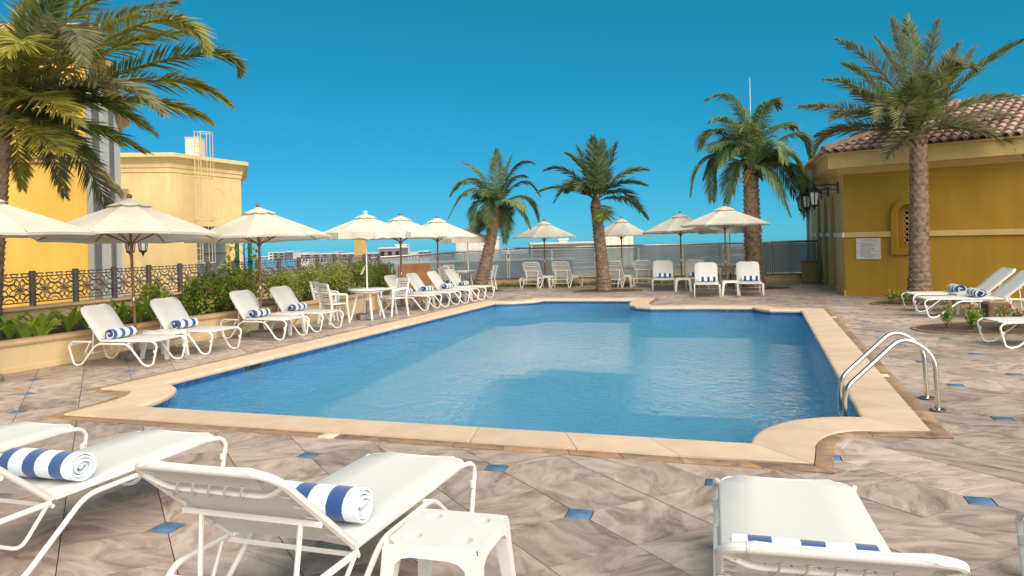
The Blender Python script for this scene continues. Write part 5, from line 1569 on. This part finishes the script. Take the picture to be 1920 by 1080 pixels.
def front_x(y):
    for a_, c_ in zip(PL, PL[1:]):
        if a_[1] <= y <= c_[1]: return a_[0] + (c_[0] - a_[0]) * (y - a_[1]) / (c_[1] - a_[1])
    return PL[-1][0]
SH = [  # px, Y, rx, rz, label
    (395, 15.3, .50, .42, M_hedge, 'glossy green shrub with red flowers left of the second umbrella pole', (M_red, 2), M_hedgey),
    (440, 15.9, .62, .50, M_hedge, 'dense glossy shrub around the green tree stakes', (M_red, 2), M_hedgey),
    (505, 16.4, .62, .48, M_hedge, 'dark glossy shrub just right of the second umbrella pole', (M_red, 2), M_hedgey),
    (545, 17.6, .55, .44, M_hedgey, 'thin olive shrub left of the dining chairs', None, M_hedge),
    (590, 18.4, .60, .46, M_hedgey, 'loose yellow green shrub behind the dining chairs', None, M_hedge),
    (637, 19.4, .62, .50, M_hedgey, 'yellow green shrub behind the white umbrella pole', None, M_hedge),
    (682, 20.4, .60, .56, M_hedge, 'bright green shrub right of the white umbrella pole', None, M_hedgey),
    (716, 21.3, .56, .54, M_hedge, 'green shrub with magenta flowers near the fourth umbrella pole', (M_pink, 9), M_hedgey),
    (738, 21.7, .42, .46, M_hedge, 'dark rounded shrub at the far end of the planter', (M_pink, 4), None)]
for k, (px, Y, rx, rz_, m, lab, fl, m2) in enumerate(SH):
    q = A(px, 540, Y); x = min(q.x, front_x(Y) - .14 - rx * .85)
    shrub((x, Y, .38), (rx, rx * .85, rz_), 2300, .075 if k < 3 else .06, m, lab, 40 + k, flowers=fl, m2=m2)
q = A(290, 540, 15.2); shrub((q.x, 15.2, .38), (.34, .3, .40), 700, .085, M_hedgey, 'yellow leaved bush in front of the fence behind the second lounger', 77)
# strap leaved lilies: each leaf its own blade
def lily(pos, n, L, label, seed):
    rr = random.Random(seed); t = thing('lily_plant', pos, 0, label, 'plant', 'strap leaved lilies in the left planter')
    for k in range(n):
        a = 2.4 * k + rr.uniform(-.3, .3); el = R(rr.uniform(48, 82)); ln = L * rr.uniform(.7, 1.15); w = rr.uniform(.035, .055)
        o = Vector((math.cos(a), math.sin(a), 0)); s = Vector((-math.sin(a), math.cos(a), 0)); vs = []; K = 6
        dr = rr.uniform(.5, 1.5)
        p = Vector((o.x * .03, o.y * .03, 0)); e = el
        for i in range(K + 1):
            f = i / K; ww = w * (math.sin(math.pi * (.18 + .80 * f)) ** .7) if i < K else .001
            nrm = Vector((-math.sin(e) * o.x, -math.sin(e) * o.y, math.cos(e)))
            vs += [p - s * ww + nrm * ww * .5, p - nrm * ww * .1, p + s * ww + nrm * ww * .5]
            p = p + (o * math.cos(e) + Vector((0, 0, math.sin(e)))) * (ln / K); e -= dr * (1 / K) * (.3 + 1.5 * f)
        fs = []
        for i in range(K): b0 = i * 3; fs += [(b0, b0 + 1, b0 + 4, b0 + 3), (b0 + 1, b0 + 2, b0 + 5, b0 + 4)]
        MB().add(vs, fs).build('leaf', M_lily, t)
    return t
LP = [(18, 610, 'strap leaved lily at the left edge beside the palm trunk'), (48, 618, 'bright sunlit lily left of the nearest lounger'), (78, 603, 'sunlit lily clump behind the nearest lounger backrest'), (105, 615, 'low lily right in front of the sunlit soil'),
      (128, 598, 'tall lily below the second fence post'), (165, 592, 'lily clump behind the nearest towel'), (205, 590, 'lily just left of the first umbrella pole'), (232, 583, 'lily clump right behind the first umbrella pole'),
      (262, 580, 'lily between the first umbrella pole and second lounger'), (300, 576, 'lily behind the backrest of the second lounger'), (338, 585, 'large fan lily right of the second lounger backrest'), (378, 583, 'dark lily clump left of the third lounger'), (356, 572, 'small lily at the foot of the glossy shrubs'),
      (-5, 630, 'lily clump cut by the left frame edge')]
for k, (px, py, lab) in enumerate(LP):
    g = G(px, py + 22, .40); x = min(g.x, front_x(g.y) - .30); lily((x, g.y, .385), 13 if k % 3 else 16, .50 if k != 10 else .62, lab, 300 + k)
# young tree tied between two green stakes
q = A(458, 470, 17.0); t = thing('young_tree', (q.x, 17.0, .38), 0, 'slim young tree with sparse leaves tied between green stakes', 'tree')
rr = random.Random(9); MB().tube([(0, 0, 0), (.02, 0, .7), (-.01, 0, 1.3), (.04, 0, 1.75)], [.022, .018, .014, .008], 6).build('trunk', M_stem, t)
b = MB(); s = MB()
for k in range(9):
    a = rr.uniform(-.6, .6) + (math.pi if k % 2 else 0); z0 = .75 + .1 * k; e = Vector((math.cos(a) * rr.uniform(.2, .48), math.sin(a) * .2, z0 + rr.uniform(-.05, .25)))
    s.tube([(0, 0, z0 - .05), e], [.007, .003], 4); leaves_local(b, e, (.13, .13, .11), 16, .11, rr)
s.build('branches', M_stem, t); b.build('crown', M_hedgey, t, smooth=False)
for k, dx in enumerate((-.13, .15)):
    o = thing('tree_stake', (q.x + dx, 17.0 - .05, .38), 0, ('left' if k == 0 else 'right') + ' green wooden stake holding the young tree by the second umbrella', 'stake', 'green tree stakes')
    MB().tube([(0, 0, 0), (-.01, 0, 1.75)], .045, 7).build('post', M_stake, o); MB().lathe([(.05, -.03), (.05, .03)], 7, (-.005, 0, 1.05)).build('tie', M_black, o)
# soil rings and flower beds
def soil_ring(c, r, label, rx=1.0):
    t = thing('tree_pit', (c[0], c[1], 0), 0, label, 'planting bed', 'planting beds in the deck')
    b = MB(); n = 26; b.add([(r * rx * math.cos(2 * math.pi * k / n), r * math.sin(2 * math.pi * k / n), .012) for k in range(n)] + [(0, 0, .05)], [(k, (k + 1) % n, n) for k in range(n)]); b.build('soil', M_soil, t)
    b = MB(); b.tube([((r + .03) * rx * math.cos(2 * math.pi * k / n), (r + .03) * math.sin(2 * math.pi * k / n), .012) for k in range(n)], .035, 6, closed=True, flat=.6); b.build('edging', M_slate, t)
    return t
g = A(899, 539, 26.5); soil_ring((g.x, g.y), .75, 'soil pit round the base of the leaning palm')
g = G(1140, 546); soil_ring((g.x, g.y), .95, 'round soil pit at the foot of the upright palm', 1.2)
g = G(1425, 541); soil_ring((g.x, g.y), .95, 'soil pit at the foot of the third palm')
bedA = (10.1, 18.75); soil_ring(bedA, .85, 'flower bed at the foot of the pavilion palm', 1.5)
bedB = (8.7, 13.7); soil_ring(bedB, .95, 'flower bed with red flowers in front of the pavilion loungers', 1.55)
def flower(pos, h, label, seed):
    rr = random.Random(seed); t = thing('flower_plant', pos, 0, label, 'flowers', 'red flowering plants on the right')
    b = MB(); s = MB(); f = MB()
    for k in range(9):
        a = rr.uniform(0, 6.28); r_ = rr.uniform(.02, .15); hh = h * rr.uniform(.6, 1.1); e = Vector((math.cos(a) * r_, math.sin(a) * r_, hh)); s.tube([(0, 0, 0), e * .6, e], [.006, .005, .003], 4)
        for j in range(15):
            q = e * rr.uniform(.25, 1.0); leaves_local(b, q + Vector((0, 0, .01)), (.045, .045, .03), 2, .055, rr)
        if rr.random() < .38: MB().lathe([(.004, -.012), (.022, 0), (.014, .014)], 6, e + Vector((0, 0, .02))).build('flower', M_red, t)
    b.build('foliage', M_hedge, t, smooth=False); s.build('stems', M_stem, t)
    if f.v: f.build('flowers', M_red, t)
    return t
FL = [(9.15, 18.6, .30, 'low red flowering plant left of the pavilion palm'), (9.4, 18.45, .34, 'red flowering plant beside the pavilion palm trunk'), (9.75, 18.2, .3, 'flowering plant under the farther pavilion lounger'), (10.4, 18.2, .34, 'red flowers peeping between the pavilion loungers'),
      (7.75, 13.75, .42, 'tallest leafy flower plant at the left end of the near bed'), (8.05, 13.5, .36, 'bushy flower plant in the near bed, second from left'), (8.3, 13.75, .36, 'flower plant in the middle of the near bed'), (8.55, 13.4, .44, 'upright flower plant right of the middle of the near bed'),
      (8.85, 13.5, .30, 'flower plant below the brown block'), (9.2, 13.4, .30, 'flower plant behind the foot of the cut off lounger'), (8.4, 13.15, .25, 'small flower plant at the front of the near bed'), (9.55, 13.8, .3, 'flower plant at the right frame edge')]
for k, (x, y, h, lab) in enumerate(FL): flower((x, y, .03), h, lab, 600 + k)
# grass tufts under the far loungers by the kerb
rr = random.Random(3); b = MB()
for k in range(2600):
    x = rr.uniform(-1.0, 6.5); y = 29.42 - (x + .1) * .085 - .2 - rr.random() ** 2 * .5; hgt = rr.uniform(.05, .20) * (1.5 if 1.9 < x < 2.3 else 1); a = rr.uniform(0, 3.14)
    d = Vector((math.cos(a), math.sin(a), 0)) * .012; b.add([Vector((x, y, 0)) - d, Vector((x, y, 0)) + d, Vector((x + rr.uniform(-.06, .06), y + rr.uniform(-.06, .06), hgt))], [(0, 1, 2)])
o = b.build('kerb_grass', M_hedge, smooth=False); tag(o, 'strip of low green plants along the far kerb behind the loungers', 'grass', kind='stuff')
